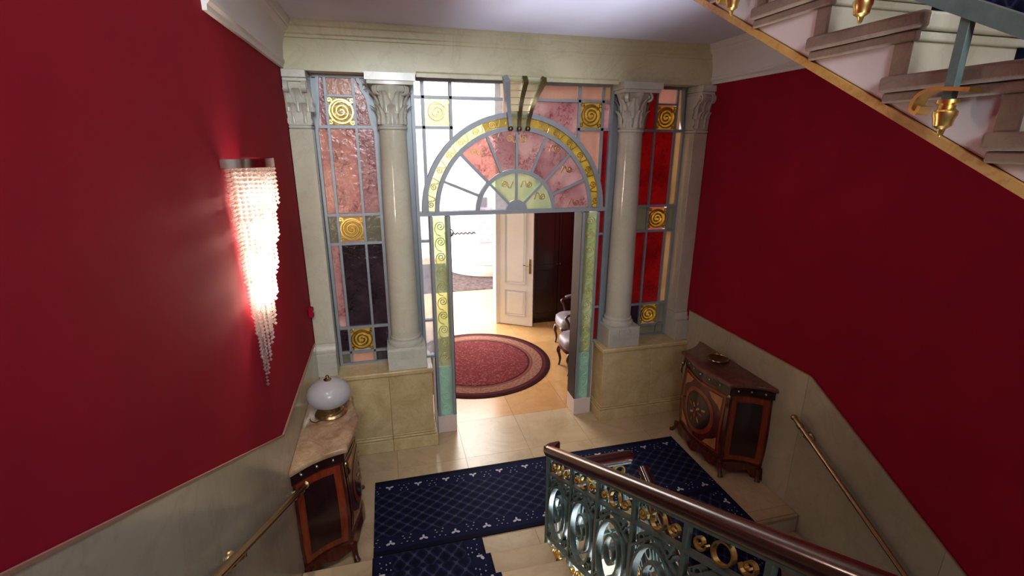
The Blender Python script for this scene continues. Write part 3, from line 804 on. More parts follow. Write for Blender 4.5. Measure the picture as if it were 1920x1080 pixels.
# running swirls on the arch band
rm = (RI1+RO0)/2
bsw = None
for i in range(16):
    a = PI*(i+.5)/16
    if abs(a-PI/2) < .11: continue
    loc = (rm*math.cos(a), -.012, AC[1]+rm*math.sin(a)); rot = (0, -(a-PI/2), 0)
    if bsw is None:
        b = MB(); pp = [(p[0], 0, p[1]) for p in spiral((0, 0), .034, 1.7, -.4, 1, .15, 24)]
        b.sweep([(.085, 0, .028), (.06, 0, -.032), (.042, 0, -.03)]+pp, rect(.008, .014), (0, 1, 0))
        bsw = build(b, 'gold_swirl', 'gold', ar, local=True, loc=loc); bsw.rotation_euler = rot
    else: inst(bsw, ar, loc, rot)
# curls on the fan panes
for (x, z, m) in ((-.07, 3.05, 1), (.07, 3.05, -1), (-.42, 2.93, 1), (.42, 2.96, -1), (.55, 2.76, -1), (.64, 2.43, -1), (-.12, 2.62, 1), (.13, 2.62, -1), (.27, 2.50, -1)):
    inst(bsw, ar, (x, -.010, z), (0, 0 if m > 0 else PI, 0))
# spandrel bars and panes
for s in (-1, 1):
    X = lambda v: v*s
    build(MB().box(min(X(.955), X(.985)), max(X(.955), X(.985)), -.035, .035, .87, 3.565), 'frame_edge', 'frame', ar, smooth=0)
    build(MB().box(min(X(.9855), X(1.08)), max(X(.9855), X(1.08)), .012, .022, .87, 3.56), 'edge_fillet', 'frame', ar, smooth=0)
    bar_xz(ar, (X(.88), 2.376), (X(.88), 3.56), .026)
    bar_xz(ar, (X(.63), 3.04), (X(.63), 3.56), .026)
    bar_xz(ar, (X(.97), 3.145), (X(.615), 3.145), .026)
    bar_xz(ar, (X(.97), 3.405), (X(.14), 3.405), .024)
    bar_xz(ar, (X(.97), 3.552), (X(.12), 3.552), .026)
    L = s < 0
    def rp(x0, x1, z0, z1, m): rpane(ar, min(X(x0), X(x1)), max(X(x0), X(x1)), z0, z1, m)
    rp(.955, .893, 2.376, 3.132, 'g_clear' if L else 'g_red')
    rp(.955, .893, 3.158, 3.393, 'g_clear' if L else 'g_rose')
    rp(.955, .893, 3.417, 3.54, 'g_clear' if L else 'g_beige')
    rp(.867, .643, 3.417, 3.54, 'g_clear' if L else 'g_peach')
    rp(.617, .16, 3.417, 3.54, 'g_clear' if L else 'g_peach')
    gold_tile(ar, X(.755), 3.276, .232, plate='g_cream' if L else 'g_gold')  # left plate made pale: overexposure put into its glass colour
    # curved panes
    xx = [.867-.224*i/12 for i in range(13)]
    poly = [(X(x), arch_z(x, RO1)) for x in xx]+[(X(.643), 3.132), (X(.867), 3.132)]
    pane(ar, poly, 'g_clear' if L else 'g_peach')
    xx = [.617-.477*i/16 for i in range(17)]
    poly = [(X(x), arch_z(x, RO1)) for x in xx]+[(X(.14), 3.393), (X(.617), 3.393)]
    pane(ar, poly, 'g_clear' if L else 'g_rose')
    # narrow strips beside the jambs
    for z in (.87, 1.27, 2.09): bar_xz(ar, (X(.868), z), (X(.97), z), .022)
    for z0, z1 in ((.882, 1.258), (1.282, 2.078), (2.102, 2.335)): rp(.955, .874, z0, z1, 'g_clear' if L else 'g_red')
    # jamb: two uprights, swirl glass between, pale marble foot
    build(MB().box(min(X(.68), X(.708)), max(X(.68), X(.708)), -.105, .105, .201, 2.335), 'jamb_upright', 'frame', ar, smooth=0)
    build(MB().box(min(X(.842), X(.87)), max(X(.842), X(.87)), -.105, .105, .201, 2.335), 'jamb_upright', 'frame', ar, smooth=0)
    build(MB().box(min(X(.674), X(.6795)), max(X(.674), X(.6795)), -.106, .106, .201, 2.335), 'jamb_reveal', 'black', ar, smooth=0)
    build(MB().box(min(X(.675), X(.876)), max(X(.675), X(.876)), -.112, .112, .001, .20), 'jamb_foot', 'block', ar, bevel=.003)
    build(MB().box(min(X(.877), X(.899)), max(X(.877), X(.899)), -.06, .10, .001, .86), 'jamb_cheek', 'block', ar, smooth=0)
    rpane(ar, min(X(.709), X(.841)), max(X(.709), X(.841)), .202, .77, 'g_teal', name='jamb_pane', yc=-.085, d=.008)
    rpane(ar, min(X(.709), X(.841)), max(X(.709), X(.841)), .772, 2.333, 'g_mint', name='jamb_pane', yc=-.085, d=.006)
    for i in range(14):
        z = .28+.151*i; c = X(.775)
        key = 'jg' if i >= 4 else 'jt'
        loc = (c, -.100, z)
        if key not in SW:
            b = MB(); pp = [(p[0], 0, p[1]) for p in spiral((0, 0), .046, 1.8, PI*.9, -1, .15, 26)]
            b.sweep([(.005, 0, -.092), (-.035, 0, -.075), (-.052, 0, -.04), (-.052, 0, -.01)]+pp, rect(.0065, .012), (0, 1, 0))
            SW[key] = build(b, 'jamb_swirl', 'jambgold' if key == 'jg' else 'paleteal', ar, local=True, loc=loc)
        else: inst(SW[key], ar, loc, (0, 0, 0), (s*-1, 1, 1) if s > 0 else None)
# keystone bracket: three dark ribs, amber strips between, cross wires
ks = thing('keystone_bracket', (0.02, -.1, 3.13), 'gold glass keystone bracket with dark ribs at the top of the arch', 'bracket')
def kp(u, v):   # u -1..1 across, v 0 bottom..1 top
    w = .085+.09*v**1.5
    return (.01+u*w, -.055-.05*v-.16*v**2.4+.02*math.sin(v*PI), 3.13+.425*v)
for u in (-1, 0, 1):
    pts = [kp(u, i/12) for i in range(13)]
    build(MB().sweep(pts, rect(.036, .06), (0, 1, 0), scale=[.8+.5*i/12 for i in range(13)]), 'rib', 'bronze' if u > -1 else 'frame', ks, smooth=40)
    build(MB().ball((pts[0][0], pts[0][1]-.012, pts[0][2]+.012), .026, 10, 7), 'rib_end', 'bronze', ks)
for u0 in (-1, 0):
    b = MB().grid(lambda a, v: (lambda p: (p[0], p[1]+.004, p[2]))(kp(u0+.1+.8*a, v)), 1, 12)
    build(b, 'amber_strip', 'g_cream', ks, smooth=60)
for i in range(6):
    v = .25+.135*i
    pts = [(p[0], p[1]-.02, p[2]) for p in (kp(-1+.25*j, v) for j in range(9))]
    build(MB().tube(pts, .004, 6), 'cross_wire', 'gold', ks)
# ------------------------------------------------------------------ balustrades
def oval(c, ry, rz, n=28): return [(c[0]+ry*math.cos(2*PI*i/n), c[1]+rz*math.sin(2*PI*i/n)) for i in range(n)]
RAILSEC = [(-.036, -.012), (-.030, -.030), (-.012, -.036), (.012, -.036), (.030, -.030), (.036, -.012), (.036, .010), (.028, .026), (.012, .034), (-.012, .034), (-.028, .026), (-.036, .010)]
FINPR = [(.001, -1.02), (.006, -1.015), (.010, -1.0), (.022, -.992), (.024, -.975), (.028, -.965), (.028, -.955), (.020, -.948), (.020, -.94), (.026, -.934), (.026, -.925), (.001, -.92)]
def railing(name, label, x, y0, ys, y_end, zc, slope, upper=False, rail_pts=None):
    """balustrade in the plane X = x; zc(y) is the height of the handrail's centre; ys are post positions"""
    t = thing(name, (x, y0, zc(y0)-1.0), label, 'balustrade')
    # handrail: build with section upright
    rp_ = rail_pts or [(x, y0, zc(y0)), (x, y_end, zc(y_end))]
    build(MB().sweep(rp_, [(a, b) for a, b in RAILSEC], (0, .0, 1)), 'handrail', 'mahogany', t, smooth=50)
    offs = ((-.052, .012, 'teal'), (-.178, .014, 'teal'), (-.715, .016, 'teal'), (-.885, .016, 'teal')) if not upper else ((-.052, .012, 'teal'), (-.178, .014, 'teal'), (-.705, .042, 'teal'))
    for o_, w, m in offs:
        build(MB().sweep([(x, y0, zc(y0)+o_), (x, y_end, zc(y_end)+o_)], rect(w, .03), (1, 0, 0)), 'flat_bar', m, t, smooth=0)
    post = fin = None; parts = {}
    for i, y in enumerate(ys):
        z = zc(y)
        if upper and (i-4) % 3:
            if 'sp' not in parts:
                parts['sp'] = (build(MB().box(-.010, .010, -.012, .012, -.755, -.045), 'post', 'teal', t, local=True, loc=(x, y, z), bevel=.002),
                               build(MB().lathe([(r, q+.175) for r, q in FINPR], 16), 'drop_finial', 'gold', t, local=True, loc=(x, y, z)))
            else:
                for o in parts['sp']: inst(o, t, (x, y, z))
            continue
        if post is None:
            post = build(MB().box(-.011, .011, -.013, .013, -.93, -.045), 'post', 'teal', t, local=True, loc=(x, y, z), bevel=.002)
            pr = FINPR
            fin = build(MB().lathe(pr, 16), 'drop_finial', 'gold', t, local=True, loc=(x, y, z))
        else:
            inst(post, t, (x, y, z)); inst(fin, t, (x, y, z))
    bays = list(zip(ys[:-1], ys[1:]))
    for (ya_, yb2) in bays:
        dy = yb2-ya_; key = round(dy, 3); z = zc(ya_)
        def P(p, q): return (0, dy*p, q+(zc(ya_+dy*p)-z))
        def strip(paths, w, d):
            b = MB()
            for pts, closed in paths: b.sweep([P(*p) for p in pts], rect(w, d), (1, 0, 0), closed)
            return b
        A = abs(dy)
        if key not in parts:
            L = []
            if not upper:
                big = [(p/A, q) for p, q in oval((A/2, -.46), A*.40, .215)]
                inner = [(p/A, q) for p, q in spiral((A/2, -.44), A*.27, 1.5, -PI/2, 1, .22, 30)]
                inner = [(p, -.44+(q+.44)*1.55) for p, q in inner]
                tops = [(p/A, q) for p, q in spiral((A*.24, -.235), .04, 1.4, PI, 1, .2, 16)]
                tops2 = [(p/A, q) for p, q in spiral((A*.76, -.235), .04, 1.4, 0, -1, .2, 16)]
                bots = [(p/A, q) for p, q in spiral((A*.20, -.655), .04, 1.4, PI, -1, .2, 16)]
                bots2 = [(p/A, q) for p, q in spiral((A*.80, -.655), .04, 1.4, 0, 1, .2, 16)]
                L.append(('oval_scroll', strip([(big, True)], .014, .034), 'teal'))
                L.append(('spiral_scroll', strip([(inner, False)], .012, .03), 'teal'))
                for q in (tops, tops2, bots, bots2): L.append(('small_scroll', strip([(q, False)], .010, .026), 'teal'))
                sc_ = [(p/A, q) for p, q in crv([(A*.04, -.30), (A*.16, -.28), (A*.30, -.235), (A*.5, -.20), (A*.7, -.235), (A*.84, -.28), (A*.96, -.30)], 4)]
                L.append(('crest_scroll', strip([(sc_, False)], .012, .03), 'teal'))
            ring = [(p/A, q) for p, q in oval((A*.5, -.115), .046, .046, 20)]
            L.append(('gold_ring', strip([(ring, True)], .008, .018), 'gold'))
            for f in (.2, .8):
                s_ = [(p/A, q) for p, q in spiral((A*f, -.115), .036, 1.4, PI*(1 if f > .5 else 0), 1 if f > .5 else -1, .2, 16)]
                L.append(('gold_scroll', strip([(s_, False)], .007, .016), 'gold'))
            if not upper:
                r2 = [(p/A, q) for p, q in oval((A*.5, -.80), .05, .05, 18)]
                L.append(('gold_ring', strip([(r2, True)], .008, .018), 'gold'))
                for f in (.2, .8):
                    s_ = [(p/A, q) for p, q in spiral((A*f, -.80), .05, 1.5, PI*(1 if f > .5 else 0), 1 if f > .5 else -1, .2, 16)]
                    L.append(('gold_scroll', strip([(s_, False)], .008, .018), 'gold'))
                d4 = [(.5, -.75), (.5+.03/A, -.80), (.5, -.85), (.5-.03/A, -.80)]
                L.append(('gold_lozenge', strip([(d4, True)], .008, .02), 'gold'))
            parts[key] = [build(b, nm, m, t, local=True, loc=(x, ya_, z)) for nm, b, m in L]
        else:
            for o in parts[key]: inst(o, t, (x, ya_, z))
    return t
zl = lambda y: 1.587-.525*(y+3.164)
ysl = [-2.02]+[-2.42-.36*i for i in range(9)]
rl = railing('stair_balustrade', 'grey-green iron scroll balustrade with gold friezes and mahogany handrail in the foreground', -.28, -2.0, ysl, -5.4, zl, .525,
             rail_pts=[(-.28, -1.985, zl(-1.985)), (-.28, -2.3, zl(-2.3)), (-.28, -5.4, zl(-5.4))])
build(MB().lathe([(.001, 0), (.018, 0), (.018, .9), (.001, .9)], 14, (-.28, -2.0, .06)), 'newel_post', 'teal', rl)
build(MB().prism([(-.315, -2.015), (-.245, -2.015), (-.19, -1.965), (-.185, -1.94), (-.26, -1.945), (-.315, -1.965)], zl(-2.0)-.03, zl(-2.0)+.028, 'XY'), 'handrail_turn', 'mahogany', rl, bevel=.01)
# guard across the end of the stairwell
we = thing('stairwell_guard', (.03, -2.0, 0), 'short mahogany and gold guard rail across the end of the stairwell', 'guard rail')
build(MB().sweep([(-.24, -2.0, .83), (.30, -2.0, .83), (.35, -2.0, .825)], RAILSEC, (0, 0, 1)), 'handrail', 'mahogany', we, smooth=50)
for o_ in (.775, .655, .17, .04): build(MB().box(-.24, .35, -2.015, -1.985, o_-.007, o_+.007), 'flat_bar', 'teal', we, smooth=0)
for xx in (-.04, .16): build(MB().box(xx-.011, xx+.011, -2.012, -1.988, .001, .80), 'post', 'teal', we, bevel=.002)
for i, xx in enumerate((-.13, .06, .26)):
    build(MB().sweep([(p[0], -2.0, p[1]) for p in oval((xx, .715), .042, .046, 20)], rect(.01, .028), (0, 1, 0), True), 'gold_ring', 'gold', we)
    build(MB().sweep([(p[0], -2.0, p[1]) for p in oval((xx, .38), .075, .22, 26)], rect(.013, .03), (0, 1, 0), True), 'oval_scroll', 'teal', we)
    build(MB().sweep([(p[0], -2.0, p[1]) for p in spiral((xx, .38), .055, 1.5, 0, 1, .2, 24)], rect(.011, .028), (0, 1, 0)), 'spiral_scroll', 'teal', we)
zr = lambda y: .80+.53*(y+2.05)
ysr = [-2.10-.36*i for i in range(8)]
railing('stair_balustrade', 'iron balustrade of the descending flight, seen through the foreground scrollwork', .40, -2.09, ysr, -4.8, zr, .53)
zu = lambda y: 4.045+.53*(y+3.655)
ysu = [-3.655+.32*i for i in range(-4, 5)]
ru = railing('stair_balustrade', 'grey iron balustrade with gold drop finials on the overhead flight, top right', .236, ysu[0]-.05, ysu, ysu[-1]+.05, zu, .53, upper=True)
# gold C-bracket that ties each overhead post to the stair edge
bs_ = None
for y in ysu[1::3]:
    z = zu(y)-.885
    if bs_ is None:
        c_ = crv([(-.06, -.02), (0, -.012), (.04, -.01), (.072, -.026), (.082, -.058), (.066, -.07), (.058, -.052)], 5)
        bs_ = build(MB().sweep([(0, p, q) for p, q in c_], rect(.010, .045), (1, 0, 0)), 'gold_bracket', 'gold', ru, local=True, loc=(.236, y, z))
    else: inst(bs_, ru, (.236, y, z))

# ------------------------------------------------------------------ wall handrails
def wall_rail(s, pts, label):
    t = thing('wall_handrail', pts[0], label, 'handrail')
    build(MB().tube(pts, .019, 14, (1, 0, 0)), 'rail_tube', 'brass', t)
    p, q = Vector(pts[0]), Vector(pts[1]); d = (p-q).normalized()
    build(MB().ball(tuple(p+d*.012), .026, 12, 8), 'end_knob', 'brass', t)
    build(MB().tube([tuple(p+d*-.05), tuple(p+d*-.085)], .026, 14, (1, 0, 0)), 'end_collar', 'brass', t)
    wx = XL+.015 if s < 0 else XR-.015
    L = (Vector(pts[-1])-p).length; k = 0
    while .13+1.3*k < L:
        c = p-d*(.13+1.3*k); iw = 1 if s < 0 else -1
        br = build(MB().tube([(c.x, c.y, c.z-.01), (c.x, c.y, c.z-.035), (c.x-iw*.02, c.y, c.z-.05), (wx, c.y, c.z-.05)], .009, 10, (0, 1, 0)), 'bracket', 'brass', t)
        rings = [[(wx+iw*o_, c.y+r*math.cos(2*PI*j/18), c.z-.05+r*math.sin(2*PI*j/18)) for j in range(18)] for r, o_ in ((.044, .0005), (.044, .010), (.036, .022), (.022, .032), (.001, .035))]
        build(MB().loft(rings), 'rosette', 'brass', br)
        k += 1
wall_rail(-1, [(XL+.08, -1.62, .735), (XL+.08, -5.4, .735+.52*3.78)], 'brass tube handrail rising along the left marble dado')
wall_rail(1, [(XR-.08, -1.90, .84), (XR-.08, -5.2, .84-.535*3.3)], 'brass tube handrail going down the right marble dado')

# ------------------------------------------------------------------ serpentine cabinets
def cabinet(s, yc, H, label, top_mat, top_name):
    wx = XL+.016 if s < 0 else XR-.016; iw = 1 if s < 0 else -1
    t = thing('serpentine_cabinet', (wx+iw*.2, yc, 0), label, 'cabinet')
    def P(u, v, z): return (wx+iw*v, yc+u, z)
    def front(u, off): return .318+off+.055*(.5+.5*math.cos(PI*u/.36))
    def outline(off, n=12):
        """from wall end -u round the front to wall end +u"""
        pts = []
        e = .545+off; c = .36+off*.6
        for i in range(n+1):
            f = i/n; u = e+(c-e)*f; v = (.318+off)*f; bow = .035*math.sin(PI*f)
            pts.append((-(u-bow*.9), max(v-bow*.45, 0)))
        for i in range(1, 2*n):
            u = -c+2*c*i/(2*n); pts.append((u, front(u, off)))
        for i in range(n, -1, -1):
            f = i/n; u = e+(c-e)*f; v = (.318+off)*f; bow = .035*math.sin(PI*f)
            pts.append((u-bow*.9, max(v-bow*.45, 0)))
        return pts
    def ring(off, z): return [P(u, v, z) for u, v in outline(off)]
    def swell(z):   # bombe swelling of the body
        f = (z-.13)/(H-.24); return .02*math.sin(PI*min(max(f, 0), 1))**1.2*(1.3-f)
    # body
    zs = [.13+(H-.25)*i/10 for i in range(11)]
    build(MB().loft([ring(swell(z)-.02, z) for z in zs]), 'body', 'walnut', t, smooth=50)
    build(MB().loft([ring(.0, H-.119), ring(.002, H-.11), ring(-.002, H-.06), ring(.004, H-.041)]), 'frieze', 'ebony', t, smooth=40)
    build(MB().loft([ring(.016, H-.04), ring(.028, H-.034), ring(.030, H-.018), ring(.024, H-.006), ring(.014, H)]), top_name, top_mat, t, smooth=40)
    # skirt with wavy lower edge and out-turned feet
    o0 = outline(-.004, 12); o1 = outline(.012, 12); n = len(o0)
    def low(i):
        f = i/(n-1); return .03+.045*math.sin(f*PI*6)**2 if 3 < i < n-4 else .012
    rings = []
    b = MB(); vs = []; fs = []
    for i in range(n):
        z0 = low(i)
        for (u, v), z in ((o0[i], .129), (o1[i], z0), ((o1[i][0]*.96, o1[i][1]*.93), z0), ((o0[i][0]*.96, o0[i][1]*.93), .129)):
            vs.append(P(u, v, z))
    for i in range(n-1):
        for j in range(4): fs.append((i*4+j, i*4+(j+1) % 4, (i+1)*4+(j+1) % 4, (i+1)*4+j))
    build(b.add(vs, fs), 'skirt', 'walnut', t, smooth=50)
    for (u, v) in ((-.36, .318), (.36, .318), (-.525, .03), (.525, .03)):
        k = 1 if u > 0 else -1
        du = .05 if abs(u) < .5 else .0
        pth_ = [P(u, v, .12), P(u+k*.006, v+.004, .07), P(u+k*(.02+du*.3), v+.012, .025), P(u+k*(.03+du*.5), v+.022, .001)]
        build(MB().sweep(pth_, [(.026*math.cos(2*PI*i/10), .026*math.sin(2*PI*i/10)) for i in range(10)], (1, 0, 0), scale=[1.1, .8, .75, 1.0]), 'foot', 'walnut', t, smooth=60)
    # panels that follow the front and the canted ends
    z0, z1 = .17, H-.16
    def fpatch(u0, u1, a, b_, off, nm, m, par): return build(MB().grid(lambda p, q: (lambda u, z: P(u, front(u, off+swell(z)-.02), z))(u0+(u1-u0)*p, a+(b_-a)*q), 14, 6), nm, m, par, smooth=60)
    door = fpatch(-.31, .31, z0, z1, .006, 'door', 'orange', t)
    fpatch(-.285, .285, z0+.025, z1-.025, .009, 'door_panel', 'walnut', door)
    zc_ = (z0+z1)/2
    def ell(ru, rz, r0, off, nm, m):
        rr = [[(lambda u, z: P(u, front(u, off+swell(z)-.02), z))(k*ru*math.cos(2*PI*i/32), zc_+k*rz*math.sin(2*PI*i/32)) for i in range(32)] for k in (r0, (1+r0)/2, 1.0)]
        build(MB().loft(rr, True, False), nm, m, door, smooth=60)
    ell(.225, .235, .82, .012, 'oval_band', 'orange')
    ell(.178, .188, .02, .0115, 'oval_field', 'ebony')
    random.seed(3)
    for i in range(11):   # floral marquetry in the oval
        a = i*2.4; r = .03+.0095*i; cu, cz = r*math.cos(a)*.95, r*math.sin(a)
        lobe = [(lambda u, z: P(u, front(u, .0135+swell(z)-.02), z))(cu+(.026+.006*(i % 3))*math.cos(q)*math.cos(a)-.012*math.sin(q)*math.sin(a), zc_+cz+(.026+.006*(i % 3))*math.cos(q)*math.sin(a)+.012*math.sin(q)*math.cos(a)) for q in [2*PI*j/10 for j in range(10)]]
        build(MB().add(lobe, [tuple(range(10))]), 'inlay_leaf', 'inlay' if i % 2 else 'orange', door, smooth=0)
    for su in (-1, 1):
        for sz in (-1, 1):   # corner spandrels
            tri = [(su*.275, zc_+sz*(z1-zc_-.035)), (su*.275, zc_+sz*.14), (su*.235, zc_+sz*.18), (su*.16, zc_+sz*.225), (su*.12, zc_+sz*(z1-zc_-.035))]
            build(MB().add([(lambda u, z: P(u, front(u, .0115+swell(z)-.02), z))(*p) for p in tri], [tuple(range(5))]), 'spandrel_inlay', 'inlay', door, smooth=0)
    def cpatch(f0, f1, a, b_, off, k, nm, m, par):
        def fn(p, q):
            z = a+(b_-a)*q; o = swell(z)-.02+off; f = f0+(f1-f0)*p
            e = .545+o; c = .36+o*.6; u = e+(c-e)*f; v = (.318+o)*f; bow = .035*math.sin(PI*f)
            return P(k*(u-bow*.9), max(v-bow*.45, 0), z)
        return build(MB().grid(fn, 10, 6), nm, m, par, smooth=60)
    for k in (-1, 1):
        pf = cpatch(.06, .94, z0-.02, z1+.02, .004, k, 'end_panel_frame', 'orange', t)
        cpatch(.20, .80, z0+.035, z1-.035, .009, k, 'end_panel', 'ebony', pf)
        # gilt mounts at the corner and studs on the frieze
        cu, cv = k*.365, .325
        b = MB().ball(P(cu, cv, H-.14), .022, 10, 7, (1, 1, 1.3))
        b.tube([P(cu, cv+.006, H-.155), P(cu+k*.004, cv+.012, H-.19), P(cu, cv+.006, H-.23), P(cu-k*.004, cv, H-.25)], .014, 8, (1, 0, 0), [1, 1.1, .7, .3])
        build(b, 'corner_mount', 'brass', t)
        for f in (.2, .5, .8):
            o = .002; e = .545+o; c = .36+o*.6; u = e+(c-e)*f; v = (.318+o)*f; bow = .035*math.sin(PI*f)
            build(MB().ball(P(k*(u-bow*.9), max(v-bow*.45, 0), H-.08), .012, 10, 7), 'stud', 'chrome', t)
    for u in (-.24, -.12, 0, .12, .24):
        build(MB().ball(P(u, front(u, .001), H-.08), .011, 10, 7), 'stud', 'chrome', t)
    build(MB().lathe([(.001, 0), (.006, 0), (.006, .012), (.013, .016), (.013, .022), (.001, .026)], 12), 'escutcheon', 'brass', door, local=True, loc=P(.275, front(.275, .012+swell(zc_)-.02), zc_)).rotation_euler = (0, iw*PI/2, 0)
    return t
cabinet(-1, -1.225, .955, 'serpentine inlaid cabinet with tan marble top, standing by the left wall', 'cabtop', 'marble_top')
cabinet(1, -1.065, .955, 'serpentine inlaid cabinet with brown marble top, standing by the right wall', 'cabtop2', 'marble_top')

# ------------------------------------------------------------------ table lamp, dish, sconce, wall sensor
LX, LY, LZ = -1.79, -1.09, .955
tl = thing('table_lamp', (LX, LY, LZ), 'dome-shaped frosted glass lamp on a brass foot, on the left cabinet', 'lamp')
build(MB().lathe([(.001, .001), (.118, .001), (.122, .010), (.112, .022), (.100, .030), (.100, .044), (.090, .052), (.086, .075), (.094, .086), (.001, .086)], 40, (LX, LY, LZ)), 'lamp_foot', 'brass', tl, smooth=40)
shp = [(.093, .087), (.125, .10), (.152, .13), (.163, .165), (.160, .195), (.142, .232), (.108, .262), (.06, .282), (.022, .29)]
build(MB().lathe([(.001, .087)]+shp+[(.001, .29)], 48, (LX, LY, LZ), mod=lambda a, z: 1+.006*math.cos(24*a)), 'glass_shade', 'frost', tl, smooth=60)
build(MB().lathe([(.001, .288), (.028, .288), (.03, .296), (.018, .303), (.01, .31), (.014, .318), (.010, .328), (.001, .332)], 16, (LX, LY, LZ)), 'finial', 'brass', tl)
build(MB().tube([(LX-.04, LY-.09, LZ+.012), (LX-.10, LY-.13, LZ+.006), (LX-.135, LY-.10, LZ+.006), (LX-.15, LY-.06, LZ+.005)], .004, 8), 'power_cord', 'brass', tl)
ds = thing('metal_dish', (1.80, -1.0, .955), 'dark bronze dish with a coiled rim on the right cabinet', 'dish')
build(MB().lathe([(.001, .001), (.05, .001), (.055, .008), (.085, .02), (.10, .034), (.096, .038), (.07, .024), (.001, .014)], 32, (1.80, -1.0, .955)), 'bowl', 'bronze', ds, smooth=50)
build(MB().sweep([(1.80+.099*math.cos(2*PI*i/32), -1.0+.099*math.sin(2*PI*i/32), .992) for i in range(32)], [(.006*math.cos(2*PI*j/8), .006*math.sin(2*PI*j/8)) for j in range(8)], (0, 0, 1), True), 'rim', 'brass', ds)
ws = thing('wall_sensor', (XL, -.30, 1.50), 'small red sensor box on the left wall beside the pilaster', 'sensor')
build(MB().box(XL+.001, XL+.04, -.33, -.27, 1.50, 1.59), 'housing', 'red', ws, bevel=.006)
build(MB().ball((XL+.04, -.30, 1.55), .014, 10, 7, (.5, 1, 1)), 'lens', 'frost', ws)
SX, SY, SZ = XL, -1.92, 2.915
sc = thing('crystal_sconce', (SX, SY, SZ), 'lit wall sconce of cascading crystal bead strands on the left red wall', 'wall lamp')
def half(r0, r1, z0, z1, n=28):
    rings = []
    for i in range(n+1):
        a = -PI/2+PI*i/n
        rings.append([(SX+.002+r*math.cos(a), SY+r*math.sin(a), SZ+z) for r, z in ((r0, z0), (r1, z0), (r1, z1), (r0, z1))])
    return MB().loft(rings)
build(half(.186, .194, -.03, .012), 'crown_band', 'chrome', sc, smooth=40)
build(half(.150, .156, -.012, .0), 'crown_band', 'chrome', sc, smooth=40)
build(MB().box(SX+.0005, SX+.012, SY-.06, SY+.06, SZ-.75, SZ-.01), 'back_plate', 'chrome', sc, bevel=.004)
def strand_mesh(n, r):
    b = MB()
    for i in range(n):
        z = -.012-i*.0215; q = r if i < n-1 else r*1.15
        b.add([(q, 0, z), (0, q, z), (-q, 0, z), (0, -q, z), (0, 0, z+q*1.15), (0, 0, z-q*1.15)], [(0, 1, 4), (1, 2, 4), (2, 3, 4), (3, 0, 4), (1, 0, 5), (2, 1, 5), (3, 2, 5), (0, 3, 5)])
    return b
random.seed(5)
cache = {}
for rr, ln, cnt in ((.186, .20, 24), (.164, .38, 21), (.142, .54, 18), (.118, .70, 15), (.094, .84, 12), (.068, .97, 9), (.042, 1.08, 6), (.016, 1.17, 3)):
    for i in range(cnt):
        f = (i+.5)/cnt; a = -PI/2+PI*f
        n = max(4, int((ln+.15*(.5-f)+random.uniform(-.02, .02))/.0215))
        loc = (SX+.006+rr*math.cos(a), SY+rr*math.sin(a), SZ-.03)
        if n not in cache:
            cache[n] = build(strand_mesh(n, .0088), 'crystal_strand', 'crystal', sc, local=True, loc=loc, smooth=0)
        else: inst(cache[n], sc, loc)
for z in (-.18, -.36, -.54, -.70):
    build(MB().ball((SX+.055, SY, SZ+z), .02, 12, 8, (1, 1, 1.7)), 'bulb', 'bulb', sc)
    lamp('sconce_bulb_light', 'POINT', (SX+.085, SY, SZ+z), 25, (1.0, .76, .60), radius=.035)

# ------------------------------------------------------------------ hall and far room
RUGR = 1.06
M['rug'] = rug_mat(RUGR)
build(MB().lathe([(.001, 0.0005), (RUGR, .0005), (RUGR, .008), (RUGR-.01, .012), (.001, .012)], 96, (-.16, 1.56, 0)), 'round_rug', 'rug', label='round red oriental rug with patterned tan border on the hall floor', cat='rug', loc=(-.16, 1.56, 0))
# open white door leaf
hx, hy = .535, 3.0; ex, ey = 1.02, 2.69
ang = math.atan2(ey-hy, ex-hx); Wd = math.hypot(ex-hx, ey-hy)
dl = thing('door_leaf', (hx, hy, .01), 'white panelled door leaf standing open at the back of the hall', 'door', rotz=ang)
def dpart(b, nm, m, par=None, **k):
    o = build(b, nm, m, None, local=True, **k); o.parent = par or dl; return o
lf = dpart(MB().box(0, Wd, -.02, .02, 0, 2.5), 'leaf', 'doorwhite', bevel=.003)
for (a, b_, c, d) in ((.09, Wd-.13, .17, .62), (.09, Wd-.13, .74, 2.38)):
    dpart(MB().sweep([(a, -.022, c), (b_, -.022, c), (b_, -.022, d), (a, -.022, d)], rect(.022, .014), (0, 1, 0), True), 'panel_moulding', 'greyline', lf)
    dpart(MB().box(a+.035, b_-.035, -.026, -.0201, c+.035, d-.035), 'raised_panel', 'doorwhite', lf, bevel=.004)
hp = dpart(MB().box(Wd-.07, Wd-.03, -.028, -.0201, .93, 1.18), 'handle_plate', 'brass', lf, bevel=.003)
dpart(MB().tube([(Wd-.05, -.028, 1.08), (Wd-.05, -.06, 1.08), (Wd-.06, -.066, 1.08), (Wd-.16, -.066, 1.08)], .009, 10, (0, 0, 1)), 'lever', 'brass', hp)
